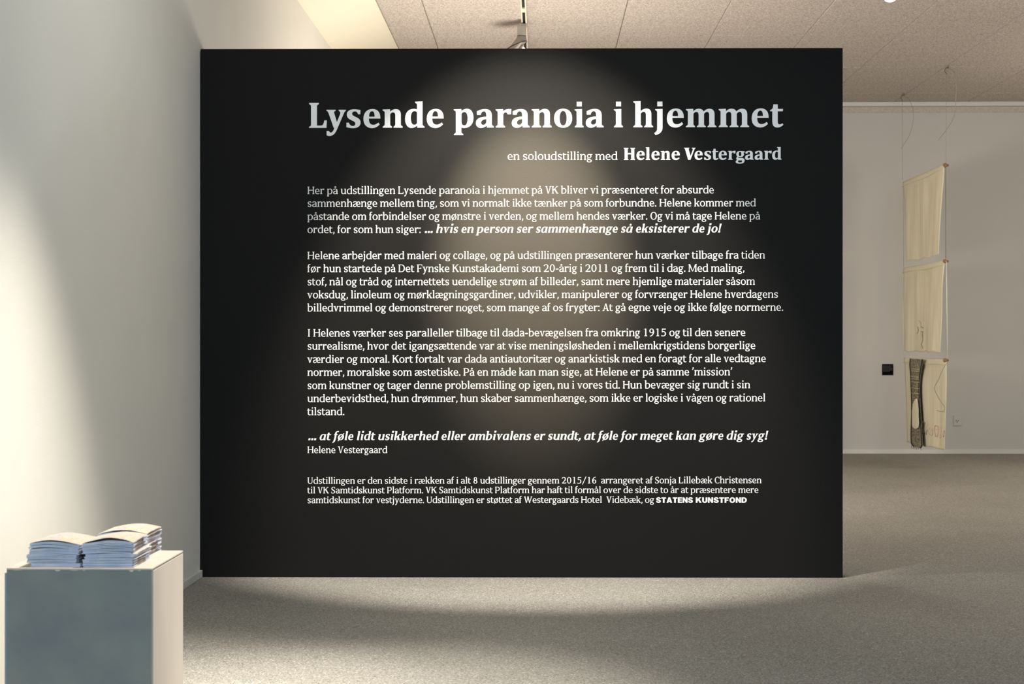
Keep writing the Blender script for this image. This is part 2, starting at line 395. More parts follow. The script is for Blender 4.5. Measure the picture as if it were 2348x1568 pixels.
# bold letters: (left edge, baseline, scale, groups of [outline, holes...]) in the traced units, y down
_B = {
 'L': (103, 858, 1, ["M103 187 L365 187 L365 205 C360 225 345 235 330 240 C318 248 315 262 315 285 L315 797 L420 797 C455 795 475 780 490 745 C500 720 507 690 512 658 L580 658 L570 858 L103 858 L103 838 C112 820 130 815 142 808 C152 800 155 790 155 768 L155 285 C155 262 150 250 138 240 C122 230 108 222 103 205 Z"]),
 'y': (570, 858, 1, ["M570 372 L818 372 L818 392 C812 405 800 408 785 415 C772 425 772 435 778 460 L852 705 L942 480 C948 450 945 430 925 415 C908 407 900 400 900 388 L900 372 L1095 372 L1095 388 C1090 402 1075 410 1062 425 C1050 440 1040 465 1030 490 L862 880 C830 960 800 1005 760 1040 C725 1070 680 1078 645 1076 C620 1074 595 1068 575 1060 L575 945 L640 945 C650 970 665 986 690 986 C715 984 735 960 752 935 C765 912 775 890 783 858 L765 858 L640 500 C625 455 615 435 600 415 C585 405 570 400 570 388 Z"]),
 's': (1105, 858, 1, ["M1485 380 L1480 495 L1422 495 C1410 450 1385 415 1335 415 C1290 415 1262 440 1262 478 C1262 520 1300 540 1350 562 C1440 600 1490 640 1490 715 C1490 810 1410 868 1290 868 C1220 868 1155 855 1108 840 L1108 720 L1175 720 C1190 775 1225 810 1280 810 C1325 810 1348 785 1348 745 C1348 700 1300 680 1245 655 C1165 618 1118 580 1118 500 C1118 410 1200 360 1310 360 C1375 360 1430 370 1485 380 Z"]),
 'e': (1565, 858, 1, ["M2020 610 L1712 610 C1712 720 1750 778 1830 778 C1880 778 1925 755 1968 718 L2003 768 C1950 830 1880 868 1795 868 C1650 868 1565 770 1565 620 C1565 460 1655 352 1810 352 C1945 352 2020 440 2020 580 Z M1716 560 L1868 560 C1868 470 1850 412 1800 412 C1745 412 1718 470 1716 560 Z"]),
 'd': (338, 858, 1, ["M608 158 L808 150 L808 760 C808 785 815 795 828 805 C845 815 858 822 862 838 L862 858 L668 858 L668 800 C620 840 565 866 510 866 C400 866 338 760 338 620 C338 450 430 350 570 350 C605 350 640 355 660 365 L660 240 C660 222 655 212 640 205 C620 198 608 190 608 175 Z M660 450 L660 740 C640 765 615 780 585 780 C525 780 492 710 492 600 C492 480 530 412 590 412 C625 412 650 425 660 450 Z"]),
 'p': (1650, 858, 1, ["M1650 365 L1855 358 L1855 415 C1895 375 1950 350 2010 350 C2120 350 2180 450 2180 595 C2180 770 2080 870 1930 870 C1900 870 1875 864 1855 852 L1855 975 C1855 995 1862 1005 1875 1012 C1892 1020 1905 1028 1907 1042 L1907 1062 L1655 1062 L1655 1042 C1660 1028 1672 1020 1688 1012 C1700 1005 1705 995 1705 975 L1705 450 C1705 430 1702 420 1690 410 C1670 400 1652 395 1650 380 Z M1858 485 L1858 710 C1862 770 1890 800 1935 800 C1995 800 2022 720 2022 610 C2022 505 1995 438 1940 438 C1905 438 1875 455 1858 485 Z"]),
 'a': (130, 849, 1, ["M155 415 C230 370 310 350 380 350 C500 350 560 410 560 520 L560 750 C560 775 568 790 582 797 C600 805 610 812 612 828 L612 849 L425 849 L425 795 C380 835 325 860 265 860 C180 860 130 805 130 730 C130 610 230 560 410 555 L410 520 C410 450 390 412 345 412 C300 412 275 450 262 508 L160 508 Z M412 622 C330 625 272 660 272 720 C272 755 295 775 330 775 C375 775 408 740 412 690 Z"]),
 'r': (665, 849, 1, ["M665 358 L865 352 L868 412 C905 370 960 350 1020 350 L1085 350 L1080 495 L985 495 C975 460 960 442 932 440 C900 440 872 470 868 510 L868 745 C868 775 875 790 890 797 C905 805 918 812 918 828 L918 849 L668 849 L668 828 C672 812 685 805 700 797 C712 790 718 775 718 750 L718 445 C718 425 712 412 700 405 C682 395 665 390 665 372 Z"]),
 'n': (1632, 849, 1, ["M1632 358 L1833 352 L1835 415 C1880 372 1930 347 1985 347 C2080 347 2125 400 2125 500 L2125 750 C2125 775 2132 790 2148 797 C2165 805 2172 812 2172 828 L2172 849 L1928 849 L1928 828 C1932 812 1945 805 1958 797 C1970 790 1975 775 1975 750 L1975 530 C1975 465 1955 437 1912 437 C1880 437 1850 460 1838 490 L1838 750 C1838 775 1845 790 1858 797 C1872 805 1885 812 1885 828 L1885 849 L1637 849 L1637 828 C1640 812 1655 805 1668 797 C1680 790 1690 775 1690 750 L1690 445 C1690 425 1685 412 1672 405 C1652 395 1634 390 1632 372 Z"]),
 'o': (0, 500, 1, ["M0 252 C0 94 90 -6 244 -6 C398 -6 489 94 489 252 C489 410 398 510 244 510 C90 510 0 410 0 252 Z M150 252 C150 370 185 450 244 450 C303 450 339 370 339 252 C339 134 303 54 244 54 C185 54 150 134 150 252 Z"]),
 'i': (88, 846, 1, ["M88 360 L288 350 L288 750 C288 775 295 788 308 797 C322 805 333 812 333 828 L333 846 L92 846 L92 828 C97 812 108 805 122 797 C135 788 142 775 142 750 L142 440 C142 425 137 412 125 402 C108 392 90 388 88 372 Z", "M143 155 L283 155 L283 282 L143 282 Z"]),
 'h': (610, 846, 1, ["M610 148 L808 138 L808 412 C855 365 910 340 965 340 C1055 340 1098 395 1098 490 L1098 750 C1098 775 1105 788 1118 797 C1135 805 1145 812 1145 828 L1145 846 L905 846 L905 828 C910 812 922 805 935 797 C945 788 950 775 950 750 L950 520 C950 458 930 428 890 428 C858 428 825 450 812 485 L812 750 C812 775 820 788 832 797 C848 805 858 812 858 828 L858 846 L612 846 L612 828 C617 812 630 805 642 797 C655 788 663 775 663 750 L663 225 C663 210 658 198 645 190 C628 182 612 178 610 162 Z"]),
 'l': (610, 846, 1, ["M610 148 L808 138 L812 750 C812 775 820 788 832 797 C848 805 858 812 858 828 L858 846 L612 846 L612 828 C617 812 630 805 642 797 C655 788 663 775 663 750 L663 225 C663 210 658 198 645 190 C628 182 612 178 610 162 Z"]),
 'j': (1175, 846, 1, ["M1200 358 L1400 350 L1400 850 C1400 950 1350 1015 1210 1058 L1175 1000 C1235 970 1253 930 1253 880 L1253 440 C1253 425 1248 412 1235 402 C1218 392 1202 388 1200 372 Z", "M1257 155 L1396 155 L1396 282 L1257 282 Z"]),
 'm': (562, 838, 1, ["M562 350 L757 342 L757 412 C800 365 850 340 905 340 C965 340 1010 362 1038 415 C1080 368 1135 340 1190 340 C1285 340 1330 395 1330 490 L1330 745 C1330 770 1338 782 1350 790 C1368 798 1380 805 1380 820 L1380 838 L1142 838 L1142 820 C1147 805 1158 798 1170 790 C1182 782 1187 770 1187 745 L1187 520 C1187 455 1168 425 1130 425 C1095 425 1065 445 1047 480 L1047 745 C1047 770 1053 782 1065 790 C1080 798 1092 805 1092 820 L1092 838 L855 838 L855 820 C860 805 872 798 885 790 C897 782 902 770 902 745 L902 520 C902 455 883 425 843 425 C810 425 780 445 762 480 L762 745 C762 770 768 782 780 790 C795 798 805 805 805 820 L805 838 L562 838 L562 820 C567 805 580 798 592 790 C605 782 613 770 613 745 L613 430 C613 415 608 402 595 395 C578 385 564 380 562 365 Z"]),
 't': (1945, 838, 1, ["M2035 225 L2150 225 L2150 348 L2292 348 L2288 412 L2150 412 L2150 680 C2150 740 2165 765 2200 765 C2230 765 2255 752 2275 735 L2303 772 C2255 825 2205 850 2140 850 C2050 850 2005 790 2005 690 L2005 412 L1948 412 L1945 380 C1985 368 2010 350 2020 310 C2028 280 2030 255 2035 225 Z"]),
 'H': (120, 432, 2.035, ["M120 103 L250 103 L250 112 C246 120 232 125 228 140 L228 240 L325 240 L325 140 C322 125 305 120 302 112 L302 103 L430 103 L430 112 C426 120 412 125 408 140 L408 395 C412 410 426 414 430 423 L430 432 L302 432 L302 423 C306 414 322 410 325 395 L325 278 L228 278 L228 395 C232 410 246 414 250 423 L250 432 L120 432 L120 423 C124 414 140 410 145 395 L145 140 C140 125 124 120 120 112 Z"]),
 'V': (1748, 427, 2.035, ["M1748 98 L1890 98 L1890 107 C1884 115 1866 118 1868 135 L1922 320 L1985 140 C1985 122 1958 116 1952 107 L1952 98 L2058 98 L2058 107 C2053 115 2035 122 2028 140 L1918 427 L1855 427 L1772 140 C1768 122 1753 115 1748 107 Z"]),
 'g': (1018, 423, 2.035, ["M1262 190 L1262 225 L1228 232 C1238 248 1243 262 1243 280 C1243 325 1200 352 1135 352 C1118 352 1105 350 1095 347 C1088 352 1086 358 1088 364 C1092 374 1105 376 1130 376 L1175 376 C1235 376 1262 400 1262 445 C1262 500 1215 530 1135 530 C1060 530 1018 512 1018 478 C1018 455 1032 442 1060 432 C1042 420 1035 405 1035 388 C1035 365 1048 350 1068 338 C1045 322 1035 300 1035 272 C1035 215 1075 183 1145 183 C1165 183 1185 186 1200 190 Z M1140 207 C1115 207 1103 230 1103 268 C1103 305 1115 328 1140 328 C1162 328 1173 305 1173 268 C1173 230 1162 207 1140 207 Z M1098 440 C1085 448 1080 458 1080 470 C1080 490 1105 498 1138 498 C1175 498 1198 485 1198 462 C1198 446 1188 440 1165 440 Z"]),
}
BOLD = {}
for ch, (x0, base, s, groups) in _B.items():
    BOLD[ch] = [[[((x - x0) * s / 1.006, (base - y) * s / 1.006) for x, y in c] for c in path(g)] for g in groups]

class Face:
    """serif letters put together from stems, serifs and swelling strokes"""
    def __init__(s, S, T, st, so, X=476, C=667, A=712, D=-208, italic=False):
        s.S, s.T, s.st, s.so, s.X, s.C, s.A, s.D, s.it = S, T, st, so, X, C, A, D, italic
        s.cache = {}
    def rect(s, x0, y0, x1, y1): s.g.append([[(x0, y0), (x1, y0), (x1, y1), (x0, y1)]])
    def poly(s, *p): s.g.append([list(p)])
    def stroke(s, *nodes, closed=False, n=8):
        """nodes (x, y, tangent angle, width)"""
        L, R = [], []
        nd = list(nodes) + ([nodes[0]] if closed else [])
        for i in range(len(nd) - 1):
            x0, y0, a0, w0 = nd[i]; x1, y1, a1, w1 = nd[i + 1]
            t0 = (math.cos(math.radians(a0)), math.sin(math.radians(a0))); t1 = (math.cos(math.radians(a1)), math.sin(math.radians(a1)))
            dx, dy = x1 - x0, y1 - y0; d = math.hypot(dx, dy)
            h0 = max(.58 * abs(dx * t0[0] + dy * t0[1]), .12 * d); h1 = max(.58 * abs(dx * t1[0] + dy * t1[1]), .12 * d)
            c0 = (x0 + t0[0] * h0, y0 + t0[1] * h0); c1 = (x1 - t1[0] * h1, y1 - t1[1] * h1)
            for k in range(n + (1 if i == len(nd) - 2 else 0)):
                t = k / n; a = (1 - t) ** 3; b = 3 * t * (1 - t) ** 2; c = 3 * t * t * (1 - t); e = t ** 3
                x = a * x0 + b * c0[0] + c * c1[0] + e * x1; y = a * y0 + b * c0[1] + c * c1[1] + e * y1
                vx = (1 - t) ** 2 * (c0[0] - x0) + 2 * t * (1 - t) * (c1[0] - c0[0]) + t * t * (x1 - c1[0])
                vy = (1 - t) ** 2 * (c0[1] - y0) + 2 * t * (1 - t) * (c1[1] - c0[1]) + t * t * (y1 - c1[1])
                v = math.hypot(vx, vy) or 1
                u = t * t * (3 - 2 * t); wd = (w0 + (w1 - w0) * u) / 2
                L.append((x - vy / v * wd, y + vx / v * wd)); R.append((x + vy / v * wd, y - vx / v * wd))
        for i in range(len(L) - 1):
            s.g.append([[L[i], R[i], R[i + 1], L[i + 1]]])
    def ring(s, cx, cy, rx, ry, wx, wy):
        s.stroke((cx - rx + wx / 2, cy, 90, wx), (cx, cy + ry - wy / 2, 0, wy), (cx + rx - wx / 2, cy, -90, wx), (cx, cy - ry + wy / 2, 180, wy), closed=True)
    def slab(s, x0, x1, y, up, xs0, xs1):
        """serif slab from x0 to x1 at height y (up=+1 foot, -1 top) with brackets onto the stem xs0..xs1"""
        s.rect(x0, min(y, y + up * s.st), x1, max(y, y + up * s.st))
        if xs0 > x0: s.poly((xs0 - min(20, (xs0 - x0)), y + up * s.st), (xs0 + 1, y + up * s.st), (xs0 + 1, y + up * (s.st + 32)))
        if x1 > xs1: s.poly((xs1 - 1, y + up * s.st), (xs1 + min(20, x1 - xs1), y + up * s.st), (xs1 - 1, y + up * (s.st + 32)))
    def stem(s, x, y0, y1, fl=1, fr=1, tl=1, tr=0, w=None):
        w = w or s.S
        s.rect(x, y0, x + w, y1)
        if s.it:
            if fl and y0 > -1: fl = 0
        if fl or fr: s.slab(x - s.so * fl, x + w + s.so * fr, y0, 1, x, x + w)
        if tl or tr: s.slab(x - s.so * tl, x + w + s.so * tr, y1, -1, x, x + w)
    def glyph(s, ch):
        if ch not in s.cache:
            s.g = []; s.draw(ch); s.cache[ch] = s.g
        return s.cache[ch]
    def arch(s, x0, x1):
        S, T, X = s.S, s.T, s.X
        s.stroke((x0 - 12, X - 125, 55, T * .9), ((x0 + x1 + S) / 2 + 8, X + 8 - T * .6, 0, T * 1.2), (x1 + S / 2, X - 150, -90, S), (x1 + S / 2, 0, -90, S))
    def draw(s, ch):
        S, T, st, so, X, C, A, D = s.S, s.T, s.st, s.so, s.X, s.C, s.A, s.D
        W = ADV.get(ch, 500)
        l = 28 + so                        # x of a left stem
        r = W - 24 - so - S                # x of a right stem
        if ch == 'n': s.stem(l, 0, X); s.arch(l + S, r); s.slab(r - so, r + S + so, 0, 1, r, r + S) if not s.it else s.slab(r, r + S + so, 0, 1, r, r + S)
        elif ch == 'h': s.stem(l, 0, A); s.arch(l + S, r); s.slab(r - so if not s.it else r, r + S + so, 0, 1, r, r + S)
        elif ch == 'm':
            m_ = (l + r) / 2; s.stem(l, 0, X); s.arch(l + S, m_); s.arch(m_ + S, r)
            for q in (m_, r): s.slab(q - so if not s.it else q, q + S + so if q == r or not s.it else q + S, 0, 1, q, q + S)
        elif ch == 'u':
            s.slab(l - so, l + S, X, -1, l, l + S)
            s.stroke((l + S / 2, X, -90, S), (l + S / 2, 150, -90, S), ((l + r + S) / 2 - 10, T * .6 - 9, 0, T * 1.2), (r + 12, 118, 55, T * .9))
            s.stem(r, 0, X, 0, 1, 1, 0)
        elif ch in 'il1':
            x = (W - S) / 2 + (4 if ch != '1' else 10)
            s.stem(x, 0, {'i': X, 'l': A, '1': C}[ch], 1 + (ch == '1'), 1 + (ch == '1'), 1 if ch != '1' else 0)
            if ch == 'i': q = max(S * 1.12, 98); s.rect(x + S / 2 - q / 2, 590, x + S / 2 + q / 2, 590 + q * .95)
            if ch == '1': s.poly((x - 95, C - 75), (x + 10, C - 45), (x + S, C + 10), (x + 20, C + 10), (x - 95, C - 45))
        elif ch == 'j':
            x = W - 40 - so - S; s.slab(x - so, x + S, X, -1, x, x + S)
            s.stroke((x + S / 2, X, -90, S), (x + S / 2, -40, -90, S), (x - 60, D + 20, 205, T * 1.3))
            q = max(S * 1.12, 98); s.rect(x + S / 2 - q / 2, 590, x + S / 2 + q / 2, 590 + q * .95)
        elif ch == 'r':
            s.stem(l, 0, X); s.stroke((l + S - 12, X - 130, 55, T * .9), (W - 95, X - T * .8 + 8, 0, T * 1.7), (W - 30, X - T * .8 + 4, -5, T * 1.8))
            s.rect(W - 30 - S * .75, X - 112, W - 22, X)
        elif ch in 'oø':
            s.ring(W / 2, X / 2, W / 2 - 30, X / 2 + 11, S, T)
            if ch == 'ø': s.poly((62, -75), (62 + T * 1.2, -75), (W - 52, X + 68), (W - 52 - T * 1.2, X + 68))
        elif ch in '0689':
            if ch == '0': s.ring(W / 2, C / 2, W / 2 - 48, C / 2 + 8, S, T)
            if ch == '8': s.ring(W / 2, C * .75, 170, C * .25 + 12, S * .9, T); s.ring(W / 2, C * .27, 205, C * .27 + 10, S, T)
            if ch == '6': s.ring(W / 2 + 5, C * .29, 205, C * .29 + 10, S, T); s.stroke((50 + S / 2 + 2, C * .30, 90, S), (200, C * .80, 55, S * .8), (W - 110, C + 5, 15, T))
            if ch == '9': s.ring(W / 2 - 5, C * .71, 205, C * .29 + 10, S, T); s.stroke((W - 50 - S / 2 - 2, C * .70, -90, S), (W - 200, C * .20, 235, S * .8), (110, -5, 195, T))
        elif ch == '2':
            s.stroke((85, C - 150, 90, S * .8), (W / 2 - 10, C + 8 - T / 2, 0, T), (W - 95 - S / 2, C - 180, -90, S), (W / 2 - 10, 210, 228, T * 1.2), (85, 35, 220, T))
            s.rect(60, 0, W - 55, T * 1.45); s.poly((W - 55 - T, 0), (W - 55, 0), (W - 45, 120), (W - 78, 120))
        elif ch == '5':
            s.rect(115, C - T * 1.5, W - 85, C); s.rect(115, 350, 115 + T, C)
            s.stroke((115, 365, 12, T), (W / 2, 405, 0, T), (W - 70 - S / 2, 205, -90, S), (W / 2 - 30, -10 + T / 2, 180, T), (60, 50, 155, T * 1.4))
        elif ch == 'e':
            s.stroke((W - 36 - S * .45, X * .50, 90, S * .9), (W / 2 + 2, X + 10 - T / 2, 180, T), (34 + S / 2, X / 2, -90, S), (W / 2 + 18, -10 + T * .65, 0, T * 1.3), (W - 48, 78, 42, T * .9))
            s.rect(34 + S / 2, X * .5 - T * .55, W - 36, X * .5 + T * .45)
        elif ch == 'c':
            s.stroke((W - 50 - S * .4, X - 118, 92, S * .8), (W - 60 - S * .4, X - 50, 110, S * .7), (W / 2 + 18, X + 10 - T / 2, 180, T), (32 + S / 2, X / 2, -90, S), (W / 2 + 22, -10 + T * .65, 0, T * 1.3), (W - 38, 78, 42, T * .9))
        elif ch == 's':
            s.stroke((W - 60 - T / 2, X - 120, 90, T * 1.2), (W - 66 - T / 2, X - 50, 115, T * 1.3), (W / 2 + 5, X + 10 - T / 2, 180, T), (48 + S * .46, X * .735, -90, S * .92), (W / 2, X * .5, -28, S * .95), (W - 42 - S * .46, X * .26, -90, S * .92), (W / 2 - 8, -10 + T / 2, 180, T), (50 + T, 50, 115, T * 1.3), (44 + T, 122, 90, T * 1.2))
        elif ch in 'aåæ':
            Wa = W if ch != 'æ' else 500
            xs = Wa - 62 - S
            if s.it and ch != 'æ':
                s.stem(xs, 0, X, 0, 1, 0, 0)
                s.stroke((xs + 15, X - 30, 170, T), (Wa * .45, X + 8 - T / 2, 180, T), (32 + S / 2, X * .42, -90, S), (Wa * .36, -10 + T * .6, 0, T * 1.2), (xs + 5, 130, 60, T * .9))
            else:
                e = -90
                if ch == 'æ': s.stroke((70, X - 100, 88, S * .8), (215, X + 10 - T / 2, 0, T), (xs + S / 2, X - 130, -90, S), (xs + S / 2, X * .4, -90, S))
                else: s.stroke((78, X - 108, 88, S * .8), (225, X + 10 - T / 2, 0, T), (xs + S / 2, X - 140, -90, S), (xs + S / 2, 0, -90, S)); s.slab(xs, xs + S + so, 0, 1, xs, xs + S)
                s.stroke((xs + 12, X * .575, 187, T), (32 + S / 2, X * .26, -90, S * .95), (175, -10 + T * .6, 0, T * 1.2), (xs + 8, 92, 45, T * .9))
            if ch == 'æ':
                x0 = xs - 4; cx = (x0 + W) / 2 - 8
                s.stroke((W - 34 - S * .45, X * .50, 90, S * .9), (cx + 10, X + 10 - T / 2, 180, T), (x0 + S / 2, X / 2, -90, S), (cx + 24, -10 + T * .65, 0, T * 1.3), (W - 46, 78, 42, T * .9))
                s.rect(x0 + S / 2, X * .5 - T * .55, W - 34, X * .5 + T * .45)
            if ch == 'å': s.ring(W / 2 - 15 + (30 if s.it else 0), X + 148, 78, 76, T * .8, T * .75)
        elif ch == 'd':
            xs = W - 60 - S; s.stem(xs, 0, A, 0, 1, 1, 0)
            s.stroke((xs + 15, X - 28, 168, T), (W * .46, X + 8 - T / 2, 180, T), (32 + S / 2, X * .48, -90, S), (W * .42, -10 + T * .6, 0, T * 1.2), (xs + 8, 88, 45, T * .9))
        elif ch == 'b':
            x = l - 8; s.stem(x, 12, A, 0, 0, 1, 0)
            s.stroke((x + S - 14, X - 95, 45, T * .9), (W * .57, X + 10 - T * .6, 0, T * 1.2), (W - 32 - S / 2, X * .5, -90, S), (W * .5, -10 + T / 2, 180, T), (x + 10, 24, 165, T))
        elif ch == 'p':
            x = l - 4; s.stem(x, D, X, 1, 1, 1, 0)
            s.stroke((x + S - 14, X - 95, 45, T * .9), (W * .57, X + 10 - T * .6, 0, T * 1.2), (W - 32 - S / 2, X * .5, -90, S), (W * .52, -10 + T / 2, 180, T), (x + S - 14, 22, 165, T))
        elif ch == 'g':
            s.ring(W * .46, X * .665, W * .46 - 42, X * .335 + 9, S * .92, T)
            s.rect(W * .60, X - T * 1.05, W - 12, X + 2)
            s.stroke((W * .27, X * .39, -120, T), (W * .215, 108, -88, T * 1.35), (W * .36, 48, -3, T * 1.6), (W * .60, 40, -2, T * 1.7))
            s.ring(W * .475, -78, W * .475 - 26, 128, S * .8, T * 1.1)
        elif ch == 'f':
            x = 68
            if s.it: s.stroke((x - 70, D + 20, 20, T * 1.2), (x + S / 2 - 4, 0, 82, S), (x + S / 2, A - 160, 90, S), (x + 150, A + 6 - T / 2, 0, T * 1.1), (W + 12, A - 28, -25, T * 1.3))
            else:
                s.stroke((x + S / 2, 0, 90, S), (x + S / 2, A - 150, 90, S), (x + 155, A + 6 - T / 2, 0, T * 1.1), (W - 6, A - 30, -25, T * 1.3)); s.slab(x - so, x + S + so, 0, 1, x, x + S)
            s.rect(18, X - T, W - 28, X)
        elif ch == 't':
            x = 62; s.stroke((x + S / 2, X + 118, -90, S * .85), (x + S / 2, X, -90, S), (x + S / 2, 125, -90, S), (x + S + 70, -8 + T * .6, 0, T * 1.2), (W - 12, 58, 40, T))
            s.rect(12, X - T, W - 18, X)
        elif ch in 'vy':
            a = S * 1.08
            s.poly((62, X), (62 + a, X), (W / 2 + 30, 0), (W / 2 - 42, 0)); s.slab(14, 62 + a + 28, X, -1, 62, 62 + a)
            b = T * 1.25
            if ch == 'v': s.poly((W - 68 - b, X), (W - 68, X), (W / 2 + 28, 0), (W / 2 - 12, 0))
            else:
                k = (W - 68 - W / 2) / X
                s.poly((W - 68 - b, X), (W - 68, X), (W / 2 + 14 - k * 125, -125), (W / 2 + 14 - b * 1.1 - k * 125, -125))
                s.stroke((W / 2 + 14 - b * .55 - k * 118, -115, -118, b), (62, D + 34, 182, T * 1.5))
            s.slab(W - 68 - b - 42, W - 12, X, -1, W - 68 - b, W - 68)
        elif ch == 'k':
            s.stem(l - 4, 0, A); x = l - 4 + S
            s.poly((x - 2, X * .40), (x - 2, X * .40 + T * 1.2), (W - 100 - T * .4, X), (W - 100 + T, X)); s.slab(W - 190, W - 32, X, -1, W - 130, W - 80)
            s.poly((x + 60, X * .56), (x + 60 + S * .95, X * .70), (W - 48, 0), (W - 48 - S * 1.2, 0)); s.slab(W - 48 - S * 1.2 - 22, W - 10, 0, 1, W - 48 - S, W - 48)
        elif ch in '.:…,’':
            q = max(S * 1.2, 104) * .95
            if ch == '…':
                for k in range(3): s.rect(60 + k * 232, -6, 60 + k * 232 + q, q - 10)
            elif ch in '.:':
                s.rect((W - q) / 2, -8, (W + q) / 2, q - 10)
                if ch == ':': s.rect((W - q) / 2, X - q + 2, (W + q) / 2, X + 4)
            else:
                y = 0 if ch == ',' else C - 60
                s.poly((W / 2 - q * .35, y + q * .9), (W / 2 + q * .65, y + q * .9), (W / 2 + q * .5, y - 20), (W / 2 - q * .25, y - 125), (W / 2 - q * .62, y - 105), (W / 2 - q * .15, y))
        elif ch == '!':
            q = max(S * 1.2, 104) * .95; s.rect((W - q) / 2, -8, (W + q) / 2, q - 10)
            s.poly((W / 2 - q * .25, 190), (W / 2 + q * .25, 190), (W / 2 + q * .5, A - 10), (W / 2 - q * .5, A - 10))
        elif ch == '-': s.rect(40, X * .44, W - 40, X * .44 + T * 1.6)
        elif ch == '/': s.poly((20, -110), (20 + T * 1.4, -110), (W - 20, A), (W - 20 - T * 1.4, A))
        elif ch == 'H':
            s.stem(l, 0, C, 1, 1, 1, 1); s.stem(r, 0, C, 1, 1, 1, 1); s.rect(l, C * .5 - T * .3, r + 5, C * .5 + T * .9)
        elif ch == 'I': s.stem((W - S) / 2, 0, C, 1.2, 1.2, 1.2, 1.2)
        elif ch == 'L':
            s.stem(l, 0, C, 1, 0, 1, 1.2); s.rect(l, 0, W - 40, T * 1.1); s.poly((W - 40 - T, 0), (W - 30, 0), (W - 26, 175), (W - 66, 175))
        elif ch in 'FE':
            s.stem(l, 0, C, 1, 1.3, 1, 0); s.rect(l, C - T, W - 40, C); s.poly((W - 36, C), (W - 80, C), (W - 66, C - 150), (W - 36, C - 150))
            s.rect(l, C * .47, W - 130, C * .47 + T); s.rect(W - 160, C * .39, W - 124, C * .62)
        elif ch == 'D':
            s.stem(l, 0, C, 1, 0, 1, 0); s.stroke((l, C - T / 2, 0, T), (W * .45, C - T / 2, 0, T), (W - 38 - S / 2, C / 2, -90, S * 1.05), (W * .45, T / 2, 180, T), (l, T / 2, 180, T))
        elif ch == 'P':
            s.stem(l, 0, C, 1, 1.2, 1, 0); s.stroke((l, C - T / 2, 0, T), (W * .50, C - T / 2, 0, T), (W - 36 - S / 2, C * .70, -90, S), (W * .50, C * .40, 180, T), (l, C * .40, 180, T))
        elif ch == 'K':
            s.stem(l, 0, C, 1, 1, 1, 1); x = l + S
            s.poly((x - 2, C * .42), (x - 2, C * .42 + T * 1.5), (W - 120 - T * .4, C), (W - 120 + T, C)); s.slab(W - 205, W - 45, C, -1, W - 150, W - 100)
            s.poly((x + 70, C * .55), (x + 70 + S, C * .68), (W - 45, 0), (W - 45 - S * 1.25, 0)); s.slab(W - 45 - S * 1.2 - 20, W - 4, 0, 1, W - 45 - S, W - 45)
        elif ch == 'O': s.ring(W / 2, C / 2, W / 2 - 34, C / 2 + 11, S * 1.05, T)
        elif ch == 'C':
            s.stroke((W - 66, C - 175, 90, T), (W - 72, C - 70, 115, T * 1.2), (W / 2 + 20, C + 10 - T / 2, 180, T), (34 + S / 2, C / 2, -90, S * 1.05), (W / 2 + 25, -10 + T / 2, 0, T), (W - 40, 80, 40, T))
        elif ch == 'S':
            s.stroke((W - 82, C - 165, 90, T), (W - 88, C - 65, 115, T * 1.2), (W / 2 + 5, C + 10 - T / 2, 180, T), (52 + S / 2, C * .74, -90, S), (W / 2, C * .5, -32, S), (W - 46 - S / 2, C * .26, -90, S), (W / 2 - 8, -10 + T / 2, 180, T), (74, 65, 115, T * 1.2), (68, 165, 90, T))
        elif ch == 'U':
            x0, x1 = 72, W - 82 - T * 1.2
            s.slab(x0 - so, x0 + S + so, C, -1, x0, x0 + S); s.slab(x1 - so, x1 + T + so, C, -1, x1, x1 + T)
            s.stroke((x0 + S / 2, C, -90, S), (x0 + S / 2, 210, -90, S), (W / 2, -10 + T * .6, 0, T * 1.2), (x1 + T / 2, 210, 90, T * 1.1), (x1 + T / 2, C, 90, T * 1.1))
        elif ch in 'VA':
            k = lambda y: y if ch == 'V' else C - y
            f = (lambda x: x) if ch == 'V' else (lambda x: W - x)
            a, b = S * 1.15, T * 1.3
            s.poly((f(70), k(C)), (f(70 + a), k(C)), (f(W / 2 + 34), k(0)), (f(W / 2 - 46), k(0)))
            s.poly((f(W - 70 - b), k(C)), (f(W - 70), k(C)), (f(W / 2 + 32), k(0)), (f(W / 2 - 10), k(0)))
            e = -1 if ch == 'V' else 1; y = C if ch == 'V' else 0
            p, q = sorted((f(14), f(70 + a + 36))); s.rect(p, min(y, y + e * st), q, max(y, y + e * st))
            p, q = sorted((f(W - 70 - b - 50), f(W - 12))); s.rect(p, min(y, y + e * st), q, max(y, y + e * st))
            if ch == 'A': s.rect(W * .26, C * .28, W * .74, C * .28 + T)
        elif ch == 'W':
            a, b = S * 1.1, T * 1.25; m1, m2 = W * .31, W * .69
            s.poly((60, C), (60 + a, C), (m1 + 30, 0), (m1 - 45, 0)); s.poly((W / 2 - b / 2 - 12, C), (W / 2 + b / 2 - 12, C), (m1 + 28, 0), (m1 - 10, 0))
            s.poly((W / 2 - a / 2 - 10, C), (W / 2 + a / 2 - 10, C), (m2 + 30, 0), (m2 - 45, 0)); s.poly((W - 62 - b, C), (W - 62, C), (m2 + 28, 0), (m2 - 10, 0))
            s.slab(12, 60 + a + 32, C, -1, 60, 60 + a); s.slab(W - 62 - b - 45, W - 10, C, -1, W - 62 - b, W - 62); s.slab(W / 2 - 90, W / 2 + 85, C, -1, W / 2 - 40, W / 2 + 40)
        elif ch == 'M':
            x0, x1 = 70, W - 72 - S
            s.stem(x0, 0, C, 1, 1, 1, 0, T * 1.25); s.stem(x1, 0, C, 1, 1, 0, 1)
            s.poly((x0, C), (x0 + S * 1.1, C), (W / 2 + 22, 30), (W / 2 - 40, 30)); s.poly((x1 + 4 - T * .2, C), (x1 + S * .7, C), (W / 2 + 24, 30), (W / 2 - 12, 30))

